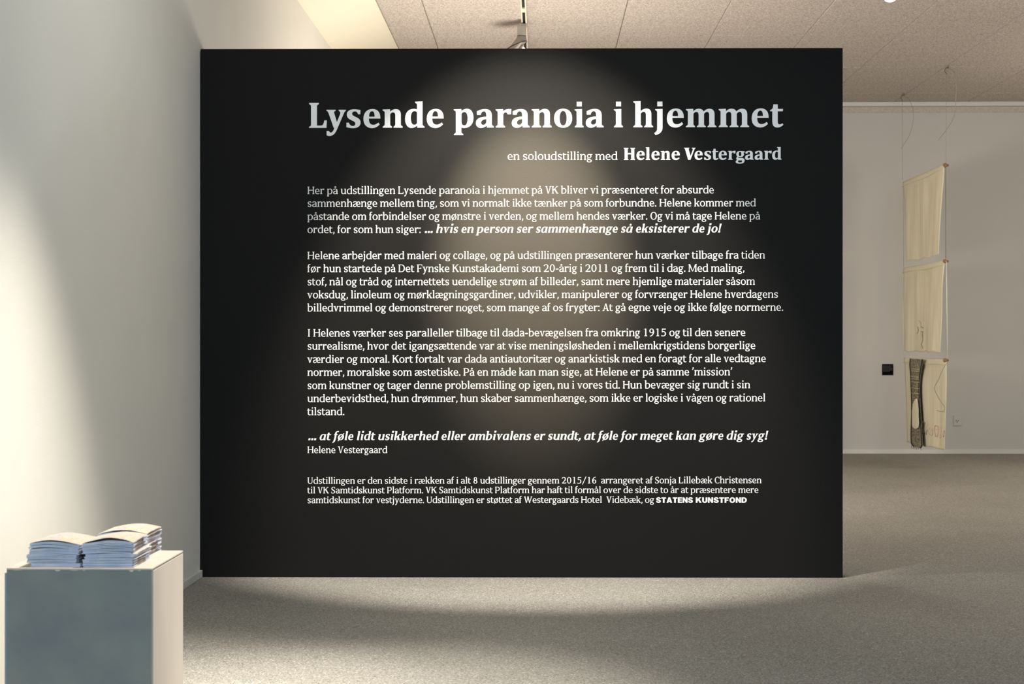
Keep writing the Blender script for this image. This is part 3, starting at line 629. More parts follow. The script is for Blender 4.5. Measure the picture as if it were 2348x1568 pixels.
_ADV = dict(zip("ABCDEFGHIJKLMNOPQRSTUVWXYZ", [623,611,563,662,575,537,611,687,324,307,629,537,815,681,653,568,653,621,496,593,648,604,921,571,570,538]))
_ADV.update(zip("abcdefghijklmnopqrstuvwxyz", [488,547,441,555,488,303,494,552,278,266,524,271,832,558,531,556,547,414,430,338,552,504,774,483,504,455]))
_ADV.update({' ': 220, '.': 205, ',': 205, ':': 205, '-': 332, '/': 490, '’': 205, 'æ': 752, 'ø': 531, 'å': 488, '!': 284, '…': 700})
for _d in '0123456789': _ADV[_d] = 554
_ADVI = dict(_ADV)
_ADVI.update({'a': 560, 'å': 560, 'æ': 790, 'e': 470, 's': 425, 'n': 575, 'm': 855, 'h': 575, 'u': 575, 'd': 560, 'l': 300, 'i': 305, 'r': 440, 't': 360, 'v': 520, 'f': 330, 'o': 545, 'ø': 545, 'g': 540, 'k': 560, 'b': 555, 'p': 565, 'y': 520, 'j': 300, '.': 240, ',': 240})
ADV = _ADV
REG = Face(97, 52, 46, 42)
ITA = Face(138, 62, 46, 34, X=480, italic=True)

def add_polys(V, Fc, groups, fx):
    for gi, g in enumerate(groups):
        base = len(V)
        flat = [p for c in g for p in c]
        if len(g) == 1 and len(g[0]) == 4:
            a_ = sum(flat[i][0] * flat[(i + 1) % 4][1] - flat[(i + 1) % 4][0] * flat[i][1] for i in range(4))
            tris = [(0, 1, 2, 3) if a_ > 0 else (3, 2, 1, 0)]
        else:
            tris = tessellate_polygon([[Vector((x, y, 0)) for x, y in c] for c in g])
        for x, y in flat:                 # strokes that cross lie a hair apart, never in one plane
            p = fx(x, y); V.append((p[0], p[1] - .000004 * (gi % 50), p[2]))
        Fc.extend(tuple(base + i for i in t) for t in tris)

def text_line(face, text, x0, x1, yl, yr, em, skew=0, name='text_line', ref_end=None):
    """one line of wall text: left and right pixel of its ink, baseline heights at 705 and 1800"""
    global ADV
    ADV = _ADVI if face is ITA else _ADV
    tot = sum(ADV[c] for c in text)
    lb, rb = 24, 24                       # bearings at both ends
    k = (x1 - x0) / (tot - lb - rb)       # pixels per unit
    V, Fc = [], []; pen = -lb
    for ch in text:
        if ch != ' ':
            gl = face.glyph(ch)
            def fx(x, y, pen=pen):
                px = x0 + (pen + x + skew * y) * k
                base = yl + (yr - yl) * (px - 705) / 1095
                u, z = wl(px, base - y * em / 1000)
                return (u, -.0006, z)
            add_polys(V, Fc, gl, fx)
        pen += ADV[ch]
    return link_mesh(name, V, Fc, M['vinyl'], wall)

B1 = [
 ("Her på udstillingen Lysende paranoia i hjemmet på VK bliver vi præsenteret for absurde", 705, 1637, 445.0, 443.0),
 ("sammenhænge mellem ting, som vi normalt ikke tænker på som forbundne. Helene kommer med", 705, 1733, 474.3, 473.0),
 ("påstande om forbindelser og mønstre i verden, og mellem hendes værker. Og vi må tage Helene på", 705, 1743, 504.3, 503.0),
 ("ordet, for som hun siger:", 705, 965, 534.3, 533.0),
 ("Helene arbejder med maleri og collage, og på udstillingen præsenterer hun værker tilbage fra tiden", 705, 1754, 594.2, 592.5),
 ("før hun startede på Det Fynske Kunstakademi som 20-årig i 2011 og frem til i dag. Med maling,", 705, 1707, 623.9, 622.6),
 ("stof, nål og tråd og internettets uendelige strøm af billeder, samt mere hjemlige materialer såsom", 705, 1731, 654.0, 652.8),
 ("voksdug, linoleum og mørklægningsgardiner, udvikler, manipulerer og forvrænger Helene hverdagens", 705, 1784, 683.9, 682.5),
 ("billedvrimmel og demonstrerer noget, som mange af os frygter: At gå egne veje og ikke følge normerne.", 705, 1796, 713.8, 712.4),
 ("I Helenes værker ses paralleller tilbage til dada-bevægelsen fra omkring 1915 og til den senere", 705, 1709, 771.7, 770.1),
 ("surrealisme, hvor det igangsættende var at vise meningsløsheden i mellemkrigstidens borgerlige", 705, 1732, 801.6, 800.0),
 ("værdier og moral. Kort fortalt var dada antiautoritær og anarkistisk med en foragt for alle vedtagne", 705, 1756, 831.8, 829.8),
 ("normer, moralske som æstetiske. På en måde kan man sige, at Helene er på samme ’mission’", 705, 1679, 861.6, 860.2),
 ("som kunstner og tager denne problemstilling op igen, nu i vores tid. Hun bevæger sig rundt i sin", 705, 1720, 891.8, 889.8),
 ("underbevidsthed, hun drømmer, hun skaber sammenhænge, som ikke er logiske i vågen og rationel", 705, 1755, 921.7, 919.9),
 ("tilstand.", 705, 790, 951.7, 950.0)]
for t, a, b, yl, yr in B1:
    text_line(REG, t, a, b, yl, yr, 25.6)
text_line(REG, "Helene Vestergaard", 705, 888, 1038.7, 1038, 22.6)
B2 = [("Udstillingen er den sidste i rækken af i alt 8 udstillinger gennem 2015/16  arrangeret af Sonja Lillebæk Christensen", 705, 1746, 1109.0, 1107.6),
      ("til VK Samtidskunst Platform. VK Samtidskunst Platform har haft til formål over de sidste to år at præsentere mere", 705, 1739, 1131.0, 1129.8),
      ("samtidskunst for vestjyderne. Udstillingen er støttet af Westergaards Hotel  Videbæk, og", 705, 1499.7, 1153.4, 1152.2)]
for t, a, b, yl, yr in B2: text_line(REG, t, a, b, yl, yr, 21.9)
text_line(REG, "en soloudstilling med", 1163.7, 1415.7, 367.2, 366.2, 27.5)
text_line(ITA, "… hvis en person ser sammenhænge så eksisterer de jo!", 973, 1652, 534.6, 532.5, 28.4, .2)
text_line(ITA, "… at føle lidt usikkerhed eller ambivalens er sundt, at føle for meget kan gøre dig syg!", 706, 1759, 1009.1, 1007.5, 28.4, .2)

def bold_letter(ch, px, base, em, name, parent, hs=1.0):
    gl = BOLD[ch]; V, Fc = [], []
    def fx(x, y): 
        u, z = wl(px + x * em * hs / 1000, base - y * em / 1000); return (u, -.0012, z)
    add_polys(V, Fc, gl, fx)
    # cut edges of the vinyl
    for g in gl:
        for c in g:
            b0 = len(V)
            for x, y in c:
                p = fx(x, y); V.append(p); V.append((p[0], -.0001, p[2]))
            n = len(c)
            for i in range(n):
                j = (i + 1) % n; Fc.append((b0 + 2 * i, b0 + 2 * j, b0 + 2 * j + 1, b0 + 2 * i + 1))
    return link_mesh(name, V, Fc, M['vinyl'], parent)
title = bpy.data.objects.new('title_lettering', None); title.parent = wall; title.empty_display_size = .05; COL.objects.link(title)
title['label'] = 'large bold white title, Lysende paranoia i hjemmet'
for ch, px in (('L', 708.8), ('y', 748.6), ('s', 794.1), ('e', 833.3), ('n', 877.2), ('d', 928.8), ('e', 978.5),
               ('p', 1040.5), ('a', 1091.1), ('r', 1136.6), ('a', 1173.3), ('n', 1219.0), ('o', 1270.4), ('i', 1317.5), ('a', 1343.0),
               ('i', 1407.5), ('h', 1452.0), ('j', 1500.1), ('e', 1529.0), ('m', 1572.9), ('m', 1647.9), ('e', 1723.5), ('t', 1765.7)):
    bold_letter(ch, px, 293.2 - 1.8 * (px - 708) / 1072, 85.7, 'letter', title)
sub = bpy.data.objects.new('artist_name_lettering', None); sub.parent = wall; sub.empty_display_size = .05; COL.objects.link(sub)
sub['label'] = 'bold white name line under the title'
for ch, px in (('H', 1430.2), ('e', 1459.5), ('l', 1480.4), ('e', 1493.8), ('n', 1514.9), ('e', 1540.0), ('V', 1568.9), ('e', 1592.5), ('s', 1614.5), ('t', 1632.5),
               ('e', 1647.8), ('r', 1669.2), ('g', 1686.8), ('a', 1708.3), ('a', 1730.3), ('r', 1752.0), ('d', 1770.5)):
    bold_letter(ch, px, 366.8 - .8 * (px - 1430) / 360, 41.4, 'letter', sub)

# heavy sans capitals of the last line
def sans(ch):
    S, T, H = 235, 165, 716
    f = Face(S, T, 0, 0); f.g = []
    if ch == 'T': f.rect(0, H - 170, 640, H); f.rect(200, 0, 440, H); return f.g, 640
    if ch == 'E': f.rect(0, 0, 225, H); f.rect(0, 0, 590, 160); f.rect(0, H - 155, 575, H); f.rect(0, H / 2 - 70, 540, H / 2 + 75); return f.g, 590
    if ch == 'F': f.rect(0, 0, 225, H); f.rect(0, H - 160, 570, H); f.rect(0, H / 2 - 90, 500, H / 2 + 65); return f.g, 570
    if ch == 'N': f.rect(0, 0, 215, H); f.rect(475, 0, 690, H); f.poly((0, H), (215, H), (690, 0), (475, 0)); return f.g, 690
    if ch == 'A': f.poly((0, 0), (235, 0), (440, H - 60), (500, H), (270, H)); f.poly((545, 0), (785, 0), (515, H), (285, H), (370, H - 100)); f.rect(180, 120, 600, 265); return f.g, 785
    if ch == 'K': f.rect(0, 0, 225, H); f.poly((200, 170), (200, 420), (470, H), (740, H)); f.poly((290, 430), (470, 520), (775, 0), (505, 0)); return f.g, 775
    if ch == 'U': f.stroke((112, H, -90, 225), (112, 280, -90, 225), (345, 68, 0, 160), (578, 280, 90, 225), (578, H, 90, 225)); return f.g, 690
    if ch == 'D': f.rect(0, 0, 225, H); f.stroke((100, H - 80, 0, 160), (300, H - 80, 0, 160), (590, H / 2, -90, 225), (300, 80, 180, 160), (100, 80, 180, 160)); return f.g, 700
    if ch == 'O': f.ring(385, H / 2, 385, H / 2 + 12, 225, 165); return f.g, 770
    if ch == 'S': f.stroke((560, H - 215, 100, 200), (350, H - 65, 180, 155), (125, H * .72, -90, 215), (340, H * .5, -15, 190), (560, H * .27, -90, 215), (330, 68, 180, 155), (110, 225, 85, 200)); return f.g, 668
V, Fc = [], []
for word, x0, x1 in (("STATENS", 1504.4, 1588.7), ("KUNSTFOND", 1595.4, 1712.3)):
    ws = [sans(c) for c in word]; gap = 78
    tot = sum(w_ for _, w_ in ws) + gap * (len(ws) - 1)
    k = (x1 - x0) / tot; pen = 0
    for g, w_ in ws:
        def fx(x, y, pen=pen):
            u, z = wl(x0 + (pen + x) * k, 1152.6 - y * 17.4 / 1000); return (u, -.0006, z)
        add_polys(V, Fc, g, fx); pen += w_ + gap
link_mesh('text_line', V, Fc, M['vinyl'], wall)


# ------------------------------------------------------------------ the plinth with its booklets
PZ = 3.36                                # depth of the plinth's front
pf = on_depth(15, 1302, PZ); pr = on_depth(348, 1302, PZ); pb = on_height(419, 1262, pf.z)
PH = pf.z; PW = pr.x - pf.x; PD = pb.y - PZ
plinth = empty('plinth', ((pf.x + pr.x) / 2, PZ + PD / 2, 0))
tag(plinth, 'painted box plinth with grey front and cream side, carrying the stacked booklets', 'plinth')
hw, hd = PW / 2, PD / 2
# front panel with a slightly worn upper edge
bm = bmesh.new(); bm_box(bm, (-hw, -hd, 0), (hw, -hd + .012, PH - .004), .0012)
bm_obj('front_panel', bm, M['plinth_grey'], plinth)['label'] = 'grey front panel'
box('side_panel', (hw - .012, -hd + .0125, 0), (hw + .0005, hd, PH - .006), M['plinth_cream'], plinth, .001)
o = box('side_panel', (-hw - .009, -hd + .014, 0), (-hw + .003, hd, PH - .012), M['side_daylit'], plinth, .001); o['label'] = 'side board standing slightly proud, daylight blue put into its colour'
box('back_panel', (-hw + .004, hd - .012, 0), (hw - .013, hd, PH - .006), M['plinth_cream'], plinth)
box('top_panel', (-hw, -hd - .0005, PH - .004), (hw + .0005, hd, PH), M['plinth_cream'], plinth, .001)['label'] = 'cream top'
V, Fc = [], []
for cx, cw, ch in ((-.045, .012, .003), (.010, .006, .002), (.110, .010, .004), (.127, .006, .002), (-.01, .018, .0015), (-.13, .02, .0012)):
    b0 = len(V); n = 9
    V.append((cx, -hd - .0009, PH - .0035))
    for k in range(n):
        a = math.pi * (1 + k / (n - 1)); rr = random.uniform(.75, 1.1)
        V.append((cx + math.cos(a) * cw / 2, -hd - .0009, PH - .0035 + math.sin(a) * ch * rr))
    for k in range(n - 1): Fc.append((b0, b0 + 1 + k, b0 + 2 + k))
c = link_mesh('paint_chips', V, Fc, M['chip'], plinth); c['kind'] = 'stuff'; c['label'] = 'cream chips along the worn front edge'

def booklet(name, wx, dy, th, prof, z0, loc, rot, seed, lift, hump):
    """one booklet: a block of pages with a folded cover; prof(u) is the bent underside, so each lies on the one below"""
    nx, ny = 12, 3
    def grid(off0, off1, shrink):
        V, Fc = [], []
        for of in (off0, off1):
            for j in range(ny + 1):
                for i in range(nx + 1):
                    u, v = i / nx, j / ny
                    V.append(((u - .5) * (wx - shrink), (v - .5) * (dy - shrink), prof[i] - z0 + of(u, v) + hump * math.sin(math.pi * min(1, u * 1.1)) * math.sin(math.pi * v * .72)))
        n = (nx + 1) * (ny + 1)
        for j in range(ny):
            for i in range(nx):
                a = j * (nx + 1) + i
                Fc.append((a, a + nx + 1, a + nx + 2, a + 1)); Fc.append((n + a, n + a + 1, n + a + nx + 2, n + a + nx + 1))
        rim = [i for i in range(nx + 1)] + [j * (nx + 1) + nx for j in range(1, ny + 1)] + [ny * (nx + 1) + i for i in range(nx - 1, -1, -1)] + [j * (nx + 1) for j in range(ny - 1, 0, -1)]
        for k in range(len(rim)):
            a, b = rim[k], rim[(k + 1) % len(rim)]
            Fc.append((a, b, n + b, n + a))
        return V, Fc
    V, Fc = grid(lambda u, v: .00005, lambda u, v: th * .84, .0)
    root = link_mesh(name, V, Fc, M['paper'])
    lf = lambda u, v: lift * math.sin(math.pi * u) ** .8 * (1 - .5 * v)
    V2, F2 = grid(lambda u, v: th * .85 + lf(u, v), lambda u, v: th * .93 + lf(u, v), -.0006)
    link_mesh('cover', V2, F2, M['cover'], root)
    V3, F3 = [], []
    zr = prof[nx] - z0
    for j in range(9):
        y = (-.5 + j / 8) * dy
        for k in range(6):
            a = -math.pi / 2 + math.pi * k / 5
            V3.append((wx / 2 + .0006 + math.cos(a) * .0010, y, zr + th * .47 + math.sin(a) * th * .40))
    for j in range(8):
        for k in range(5):
            a = j * 6 + k; F3.append((a, a + 6, a + 7, a + 1))
    sp = link_mesh('spine', V3, F3, [M['paper'], M['spine']], root)
    pat = (seed * 7 // 3) % 5
    if pat:
        for j in range(8):
            for k in range(5):
                if 1 <= k and 1 + pat % 2 <= j <= 4 + pat % 3: sp.data.polygons[j * 5 + k].material_index = 1
    root.location = (loc[0], loc[1], z0); root.rotation_euler = (0, 0, rot)
    return root

BW, BD, TH = .105, .140, .0029
x_l, x_r = on_depth(124, 1297, PZ + .01).x, on_depth(247, 1297, PZ + .01).x
stacks = [('front left stack', x_l, PZ + .012 + BD / 2, 17, 1),
          ('front right stack', x_r, PZ + .010 + BD / 2, 18, 2),
          ('rear right stack', x_r - .009, PZ + .155 + BD / 2, 19, 3)]
HUMP = {1: .0015, 2: .0, 3: .001}
WORDS = ['', 'second', 'third', 'fourth', 'fifth', 'sixth', 'seventh', 'eighth', 'ninth', 'tenth', 'eleventh', 'twelfth']
for sname, sx, sy, n, sd in stacks:
    rnd = random.Random(sd * 31)
    prof = [PH + .0002] * 13
    for k in range(n):
        if sd == 1:
            ox = (.005 if k < 3 else -.005 if k < 9 else -.001) + rnd.uniform(-.0014, .0014)
        elif sd == 2:
            ox = (.000 if k < 6 else .004 if k < 10 else -.003) + rnd.uniform(-.0012, .0012)
        else: ox = rnd.uniform(-.002, .002)
        rot = rnd.uniform(-.012, .012) + (.03 if sd == 2 and k > 9 else 0) + (-.02 if sd == 1 and k < 9 else 0)
        th = TH * rnd.uniform(.88, 1.05)
        lift = 0 if k < n - 1 else (.006 if sd == 2 else .0035)
        o = booklet('booklet', BW + rnd.uniform(-.001, .001), BD, th, list(prof), min(prof), (sx + ox, sy + rnd.uniform(-.002, .002)), rot, sd * 100 + k, lift, HUMP[sd] * ((k + 1) / n) ** 1.5)
        if k >= n // 2:
            j = n - 1 - k
            pos = 'topmost booklet' if j == 0 else WORDS[j] + ' booklet from the top'
        else:
            pos = 'lowest booklet' if k == 0 else WORDS[k] + ' booklet from the bottom'
        tag(o, '%s of the %s on the plinth' % (pos, sname), 'booklet', 'booklets in the ' + sname)
        # air left above this one: a lens-shaped gap, more often towards the top of the stack
        g = rnd.choice([0, .0003, .0008, .0014, .0020]) * (.3 + 1.0 * k / n)
        c = rnd.uniform(.25, .7) if sd != 2 else rnd.uniform(.35, .95)
        for i in range(13):
            u = i / 12
            prof[i] += th * .94 + .0001 + g * max(0, 1 - abs(u - c) * 1.7) ** .8

# ------------------------------------------------------------------ far room: label, socket
sp = on_depth(2022.5, 834.5, FAR); sq = on_depth(2048, 860, FAR)
sign = box('wall_label', (-(sq.x - sp.x) / 2, -.006, -(sp.z - sq.z) / 2), ((sq.x - sp.x) / 2, 0, (sp.z - sq.z) / 2), M['sign'], None, .0008)
sign.location = ((sp.x + sq.x) / 2, FAR - .0005, (sp.z + sq.z) / 2)
tag(sign, 'small square black label with faint grey print on the far wall', 'wall label')
rnd = random.Random(3)
for i, (zz_, ln) in enumerate(((.028, .075), (.019, .060), (.011, .078), (.002, .074), (-.007, .076), (-.015, .045))):
    V, Fc = [], []; x = -.040
    while x < -.040 + ln:
        wd = rnd.uniform(.006, .015); b0 = len(V)
        V += [(x, -.0064, zz_), (x + wd, -.0064, zz_), (x + wd, -.0064, zz_ + .0042), (x, -.0064, zz_ + .0042)]
        Fc.append((b0, b0 + 1, b0 + 2, b0 + 3)); x += wd + .0022
    link_mesh('text_line', V, Fc, M['sign_text'], sign)
a = on_depth(2186, 953, FAR); b = on_depth(2205, 976, FAR)
sw, sh = (b.x - a.x), (a.z - b.z)
sock = empty('power_socket', ((a.x + b.x) / 2, FAR, (a.z + b.z) / 2))
tag(sock, 'small pale wall socket right of the hanging cloths on the far wall', 'power socket')
box('cover_plate', (-sw / 2, -.010, -sh / 2), (sw / 2, -.0005, sh / 2), M['socket'], sock, .003)
bm = bmesh.new()
bmesh.ops.create_cone(bm, cap_ends=True, segments=20, radius1=.019, radius2=.019, depth=.004, matrix=Matrix.Translation((-.006, -.0105, -.004)) @ Matrix.Rotation(math.pi / 2, 4, 'X'))
bm_obj('socket_face', bm, M['socket'], sock)
for nm, x, z in (('socket_hole', -.014, .003), ('socket_hole', .003, .002), ('earth_hole', -.006, -.010)):
    bm = bmesh.new(); bmesh.ops.create_cone(bm, cap_ends=True, segments=10, radius1=.004, radius2=.004, depth=.002, matrix=Matrix.Translation((x, -.0132, z)) @ Matrix.Rotation(math.pi / 2, 4, 'X'))
    bm_obj(nm, bm, M['dark'], sock)

# ------------------------------------------------------------------ hanging textile work: three cloths one below the other
kl = on_height(2069, 216, CEIL); kr = on_height(2170, 153, CEIL)
HX = (kl.x + kr.x) / 2; YL, YR = kl.y, kr.y            # plane of the cloths runs away from the camera
def hp(px, py, dx=0.0): return on_side(px, py, HX + dx)
GROUP = 'cloths hanging one below the other'
def cloth_obj(name, tl, tr, br, bl, parent, m, seed, hem=True, amp=.012):
    """ruffled cloth; corners are pixels of the photo on the hanging plane"""
    P = [hp(*q) for q in (tl, tr, br, bl)]
    rnd = random.Random(seed); nu, nv = 40, 46
    ph = [rnd.uniform(0, 6.3) for _ in range(6)]; fr = [rnd.uniform(2, 5), rnd.uniform(6, 10), rnd.uniform(13, 19)]
    V, Fc = [], []
    for side in (0, 1):
        for j in range(nv + 1):
            v = j / nv
            for i in range(nu + 1):
                u = i / nu
                p = (P[0] * (1 - u) + P[1] * u) * (1 - v) + (P[3] * (1 - u) + P[2] * u) * v
                g = min(1, v * 3 + .12)
                d = amp * g * (math.sin(fr[0] * u * 3 + ph[0] + v) + .6 * math.sin(fr[1] * u * 2 + ph[1] - v * 1.5) + .35 * math.sin(fr[2] * u * 2 + ph[2] + 2 * v))
                p = p + Vector((d + side * .0016, 0, 0))
                if v > .97: p.z += .004 * math.sin(u * 23 + ph[3])
                p.y += .006 * math.sin(v * 7 + ph[4]) * (abs(u - .5) * 2) ** 3
                if hem and v < .075: p.x -= .004 * (1 - side)
                V.append(p)
    n = (nu + 1) * (nv + 1)
    for j in range(nv):
        for i in range(nu):
            a = j * (nu + 1) + i
            Fc.append((a, a + nu + 1, a + nu + 2, a + 1)); Fc.append((n + a, n + a + 1, n + a + nu + 2, n + a + nu + 1))
    rim = [i for i in range(nu + 1)] + [j * (nu + 1) + nu for j in range(1, nv + 1)] + [nv * (nu + 1) + i for i in range(nu - 1, -1, -1)] + [j * (nu + 1) for j in range(nv - 1, 0, -1)]
    for k in range(len(rim)):
        a, b = rim[k], rim[(k + 1) % len(rim)]
        Fc.append((a, b, n + b, n + a))
    off = parent.location
    return link_mesh(name, [p - off for p in V], Fc, m, parent, True)
def rel(parent, pts): return [Vector(p) - parent.location for p in pts]

banners = [
    ((2071.5, 417), (2165, 377), (2157, 584), (2077, 601), 'top cream cloth of three, plain with a slanting upper hem', 11),
    ((2073, 614), (2167, 597), (2154, 808), (2076, 806), 'middle cream cloth of three, plain with faint stitched marks', 12),
    ((2074, 819), (2170, 824), (2170, 1034), (2078, 1013), 'bottom cream cloth of three, with a dark knitted strip', 13)]
roots = []
for k, (tl, tr, br, bl, lab, sd) in enumerate(banners):
    pl, pr_ = hp(2069.5, tl[1] - 1), hp(2169, tr[1])
    root = empty('hanging_cloth', (pl + pr_) / 2)
    tag(root, lab, 'textile banner', GROUP)
    roots.append(root)
    cloth_obj('cloth', tl, tr, br, bl, root, M['cream_cloth'], sd)
    # dowel through the top hem, with darker ends
    a, b = hp(2070, tl[1] + 3), hp(2168, tr[1] + 2)
    a.x += .016; b.x += .016
    tube('dowel', rel(root, [a, b]), .009, M['wood'], root, 10)
    e = Vector((HX - .006, b.y - .012, b.z))
    bm = bmesh.new(); bmesh.ops.create_icosphere(bm, subdivisions=2, radius=.0155, matrix=Matrix.Translation(e - root.location))
    bm_obj('dowel_end', bm, M['wood'], root, True)
    # rolled hem seam
    s = [hp(tl[0] + (tr[0] - tl[0]) * t, tl[1] + (tr[1] - tl[1]) * t + 11.5 - 1.2 * math.sin(t * 9)) + Vector((-.012, 0, 0)) for t in [i / 20 for i in range(21)]]
    tube('seam', rel(root, s), .0022, M['cream_cloth'], root)

# lines from the ceiling, and between the cloths
r0, r1, r2 = roots
for px, top_p in ((2069.5, kl), (2169, kr)):
    yb = 413 if px < 2100 else 376
    tube('hanging_line', rel(r0, [top_p + Vector((0, 0, .0)), hp(px, yb)]), .0014, M['line_thread'], r0)
# knots and loose line ends at the ceiling
for kpt, sgn in ((kl, 1), (kr, 1)):
    pts = smooth_pts([kpt + Vector((0, -.05, -.002)), kpt + Vector((.01, -.02, -.012)), kpt + Vector((0, 0, -.006)), kpt + Vector((-.01, .01, -.030)), kpt + Vector((.004, 0, -.055))], 5)
    tube('knot', rel(r0, pts), .0026, M['thread'], r0)
tube('loose_end', rel(r0, smooth_pts([kl + Vector((.005, 0, -.01)), hp(2084, 228), hp(2093, 250), hp(2094, 275), hp(2085, 310), hp(2066, 341)], 6)), .0016, M['line_thread'], r0)
tube('loose_end', rel(r0, smooth_pts([kr + Vector((.005, 0, -.01)), hp(2186, 163), hp(2192, 184), hp(2192, 225), hp(2188, 265), hp(2172, 295), hp(2152, 321)], 6)), .0018, M['line_thread'], r0)
tube('hanging_line', rel(r0, [hp(2071, 419), hp(2072, 611)]), .0014, M['line_thread'], r0)
tube('hanging_line', rel(r0, [hp(2168.5, 378), hp(2168.5, 593)]), .0018, M['thread'], r0)
tube('hanging_line', rel(r1, [hp(2071, 616), hp(2071.5, 816)]), .0026, M['white_thread'], r1)
tube('hanging_line', rel(r1, [hp(2170, 600), hp(2172.5, 819)]), .0026, M['white_thread'], r1)
# stitched marks on the middle cloth
def mark(parent, pts, r, m, name='stitching'):
    tube(name, rel(parent, [hp(*p, -.026) for p in pts]), r, m, parent, 5)
for pts in ([(2104, 749), (2106, 757), (2103, 765)], [(2112, 749), (2117, 752)], [(2112, 760), (2117, 761)], [(2115, 762), (2116, 778), (2113, 790), (2116, 799)]):
    mark(r1, pts, .0022, M['thread'])
mark(r1, [(2108, 735), (2111, 740), (2113, 748)], .0018, M['pink'])
# knitted strip on the bottom cloth
def strip(name, outline_l, outline_r, dx, parent, m, n=26, thick=.008):
    V, Fc = [], []
    for side in (0, 1):
        for (lx, ly), (rx, ry) in zip(outline_l, outline_r):
            A, B = hp(lx, ly, dx), hp(rx, ry, dx)
            for i in range(n + 1):
                u = i / n
                p = A.lerp(B, u); p.x += side * thick - .004 * math.sin(u * math.pi) * (1 - side)
                V.append(p - parent.location)
    rows = len(outline_l); N = rows * (n + 1)
    for j in range(rows - 1):
        for i in range(n):
            a = j * (n + 1) + i
            Fc.append((a, a + n + 1, a + n + 2, a + 1)); Fc.append((N + a, N + a + 1, N + a + n + 2, N + a + n + 1))
    for j in range(rows - 1):
        for i in (0, n):
            a = j * (n + 1) + i; Fc.append((a, a + n + 1, N + a + n + 1, N + a))
    for i in range(n):
        for j in (0, rows - 1):
            a = j * (n + 1) + i; Fc.append((a, a + 1, N + a + 1, N + a))
    return link_mesh(name, V, Fc, m, parent, False)
Ls = [(2087, 822), (2086, 838), (2088, 860), (2089, 890), (2090, 920), (2090, 950), (2089, 985), (2089, 1005), (2090, 1017), (2096, 1024)]
Rs = [(2115, 824), (2111, 846), (2108, 868), (2107, 895), (2108, 920), (2110, 950), (2112, 985), (2113, 1005), (2113.5, 1022), (2110, 1027)]
kn = strip('knitted_strip', Ls, Rs, -.040, r2, M['knit']); kn['label'] = 'dark brown and black knitted strip'
for side in (Ls, Rs):
    tube('knitted_edge', rel(r2, smooth_pts([hp(*p, -.044) for p in side], 4)), .004, M['knit_dark'], r2, 6)
Lp = [(2098, 915), (2093, 926), (2091, 942), (2091, 953), (2091, 970), (2092, 978), (2096, 982)]
Rp = [(2102, 914), (2104, 925), (2105, 942), (2105, 953), (2106, 970), (2105, 980), (2101, 983)]
pa = strip('cloth_patch', Lp, Rp, -.056, r2, M['cream_cloth'], 10, .004); pa['label'] = 'cream patch sewn on the knitted strip'
for k in range(7):
    x = 2091 + k * 3.3
    mark(r2, [(x, 1016 + random.uniform(0, 4)), (x + random.uniform(-2, 2), 1024), (x + random.uniform(-2, 3), 1027 + random.uniform(-1, 4 if k < 6 else 10))], .0022, M['thread'], 'fringe')
for y0 in (845, 850, 863, 868, 875, 889, 901):
    tube('knitted_row', rel(r2, [hp(2089, y0, -.045), hp(2098, y0 + .8, -.049), hp(2107.5, y0 + 1.5, -.045)]), .0016, M['cream_cloth'], r2, 5)
tube('loose_thread', rel(r2, smooth_pts([hp(*p, -.03) for p in ((2172, 830), (2163, 845), (2152, 870), (2143, 888), (2147, 902), (2158, 922), (2166, 933), (2163, 943), (2148, 941))], 5)), .0014, M['thread'], r2)
for pts, r, m in (([(2116, 965), (2115, 975), (2114, 990)], .003, 'thread'), ([(2121, 969), (2119, 980), (2117, 994)], .0036, 'thread'), ([(2126, 985), (2124, 997)], .0026, 'thread'),
                  ([(2144, 976), (2143, 985), (2145, 1000), (2150, 1001), (2152, 990), (2151, 977), (2144, 976)], .0028, 'pink'), ([(2132, 980), (2129, 990), (2133, 997)], .0016, 'pink'),
                  ([(2138, 984), (2139, 994), (2136, 999)], .0016, 'pink'), ([(2155, 996), (2156, 1004)], .0024, 'pink'), ([(2165, 987), (2164, 1002)], .0026, 'thread'), ([(2146, 985), (2149, 985)], .002, 'pink')):
    mark(r2, pts, r, M[m], 'embroidery')

# ------------------------------------------------------------------ lighting track and its spotlight, ceiling lamp
TX = on_height(1200, 0, CEIL).x
track = empty('lighting_track', (TX, 8.4, CEIL))
tag(track, 'slim white ceiling track with a dark slot, running away above the black wall', 'lighting track')
y0, y1 = -5.0, 4.4
bm = bmesh.new()
bm_box(bm, (-.017, y0, -.022), (-.009, y1, -.001)); bm_box(bm, (.008, y0, -.026), (.017, y1, -.001)); bm_box(bm, (-.009, y0, -.004), (.008, y1, -.001))
bm_obj('rail', bm, M['rail'], track)
box('conductor_slot', (-.009, y0, -.012), (.008, y1, -.004), M['dark'], track)
for yy in (1.08, -.6):
    box('track_joint', (-.0175, yy, -.024), (.008, yy + .10, -.012), M['rail'], track, .002)
sy_ = on_height(1200, 46, CEIL).y
spot = empty('track_spotlight', (TX, sy_, CEIL))
tag(spot, 'grey track spotlight whose flared head shows above the black wall', 'spotlight')
box('track_adapter', (-.017, -.03, -.040), (.017, .03, -.0265), M['socket'], spot, .002)
box('gear_box', (-.042, -.045, -.098), (.012, .045, -.0405), M['lamp_body'], spot, .003)
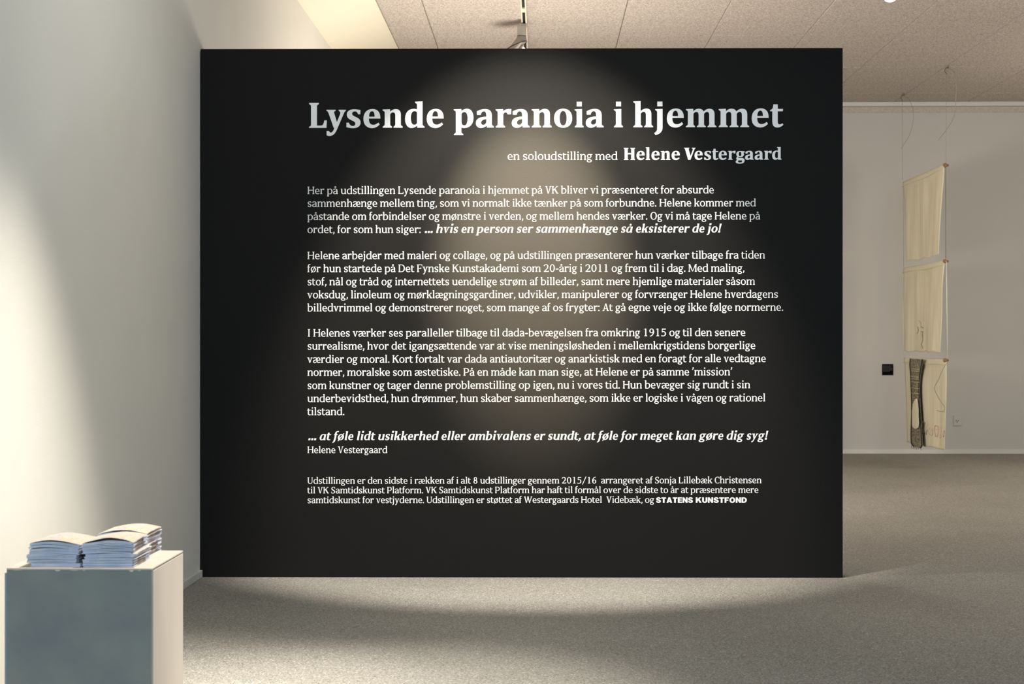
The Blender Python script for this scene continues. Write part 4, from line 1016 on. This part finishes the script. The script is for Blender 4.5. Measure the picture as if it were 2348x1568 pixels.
# flared head: rounded shade swept from the gear box towards the lower left
prof = [((-.015, 0, -.092), (.026, .036)), ((-.019, 0, -.115), (.033, .045)), ((-.030, 0, -.138), (.047, .055)), ((-.048, 0, -.160), (.066, .068)), ((-.070, 0, -.185), (.086, .080)), ((-.088, 0, -.212), (.100, .088))]
V, Fc = [], []
tilt = [0, 4, 12, 24, 34, 38]
for (c, (ra, rb)), t in zip(prof, tilt):
    t = math.radians(t)
    for k in range(20):
        a = 2 * math.pi * k / 20
        x = math.cos(a) * ra; y = math.sin(a) * rb
        V.append((c[0] + x * math.cos(t), c[1] + y, c[2] + x * math.sin(t)))
for i in range(len(prof) - 1):
    for k in range(20):
        k2 = (k + 1) % 20; Fc.append((i * 20 + k, i * 20 + k2, (i + 1) * 20 + k2, (i + 1) * 20 + k))
Fc.append(tuple(reversed(range(20))))
link_mesh('lamp_head', V, Fc, M['lamp_body'], spot, True)
tl_ = math.radians(31)
tl_ = math.radians(22)
V = [(-.047 + math.cos(2 * math.pi * k / 24) * .067 * math.cos(tl_), math.sin(2 * math.pi * k / 24) * .070, -.1585 + math.cos(2 * math.pi * k / 24) * .067 * math.sin(tl_)) for k in range(24)]
V2, F2 = tube_geo(V + [V[0]], .0022, 5); link_mesh('rim', V2, F2, M['dark'], spot, True)
bm = bmesh.new(); bmesh.ops.create_uvsphere(bm, u_segments=16, v_segments=10, radius=.010, matrix=Matrix.Translation((-.004, -.055, -.188)))
bm_obj('lamp_bulb', bm, M['glow'], spot, True)

lp = on_height(2041, -14, CEIL)
lamp = empty('ceiling_lamp', (lp.x, lp.y, CEIL))
tag(lamp, 'round lit white ceiling lamp cut off by the upper frame edge', 'ceiling lamp')
bm = bmesh.new(); bmesh.ops.create_cone(bm, cap_ends=True, segments=28, radius1=.040, radius2=.044, depth=.018, matrix=Matrix.Translation((0, 0, -.010)))
bm_obj('lamp_ring', bm, M['rail'], lamp, True)
bm = bmesh.new(); bmesh.ops.create_uvsphere(bm, u_segments=24, v_segments=12, radius=.034, matrix=Matrix.Translation((0, 0, -.026)) @ Matrix.Diagonal((1, 1, .6, 1)))
bm_obj('lamp_bulb', bm, M['glow'], lamp, True)
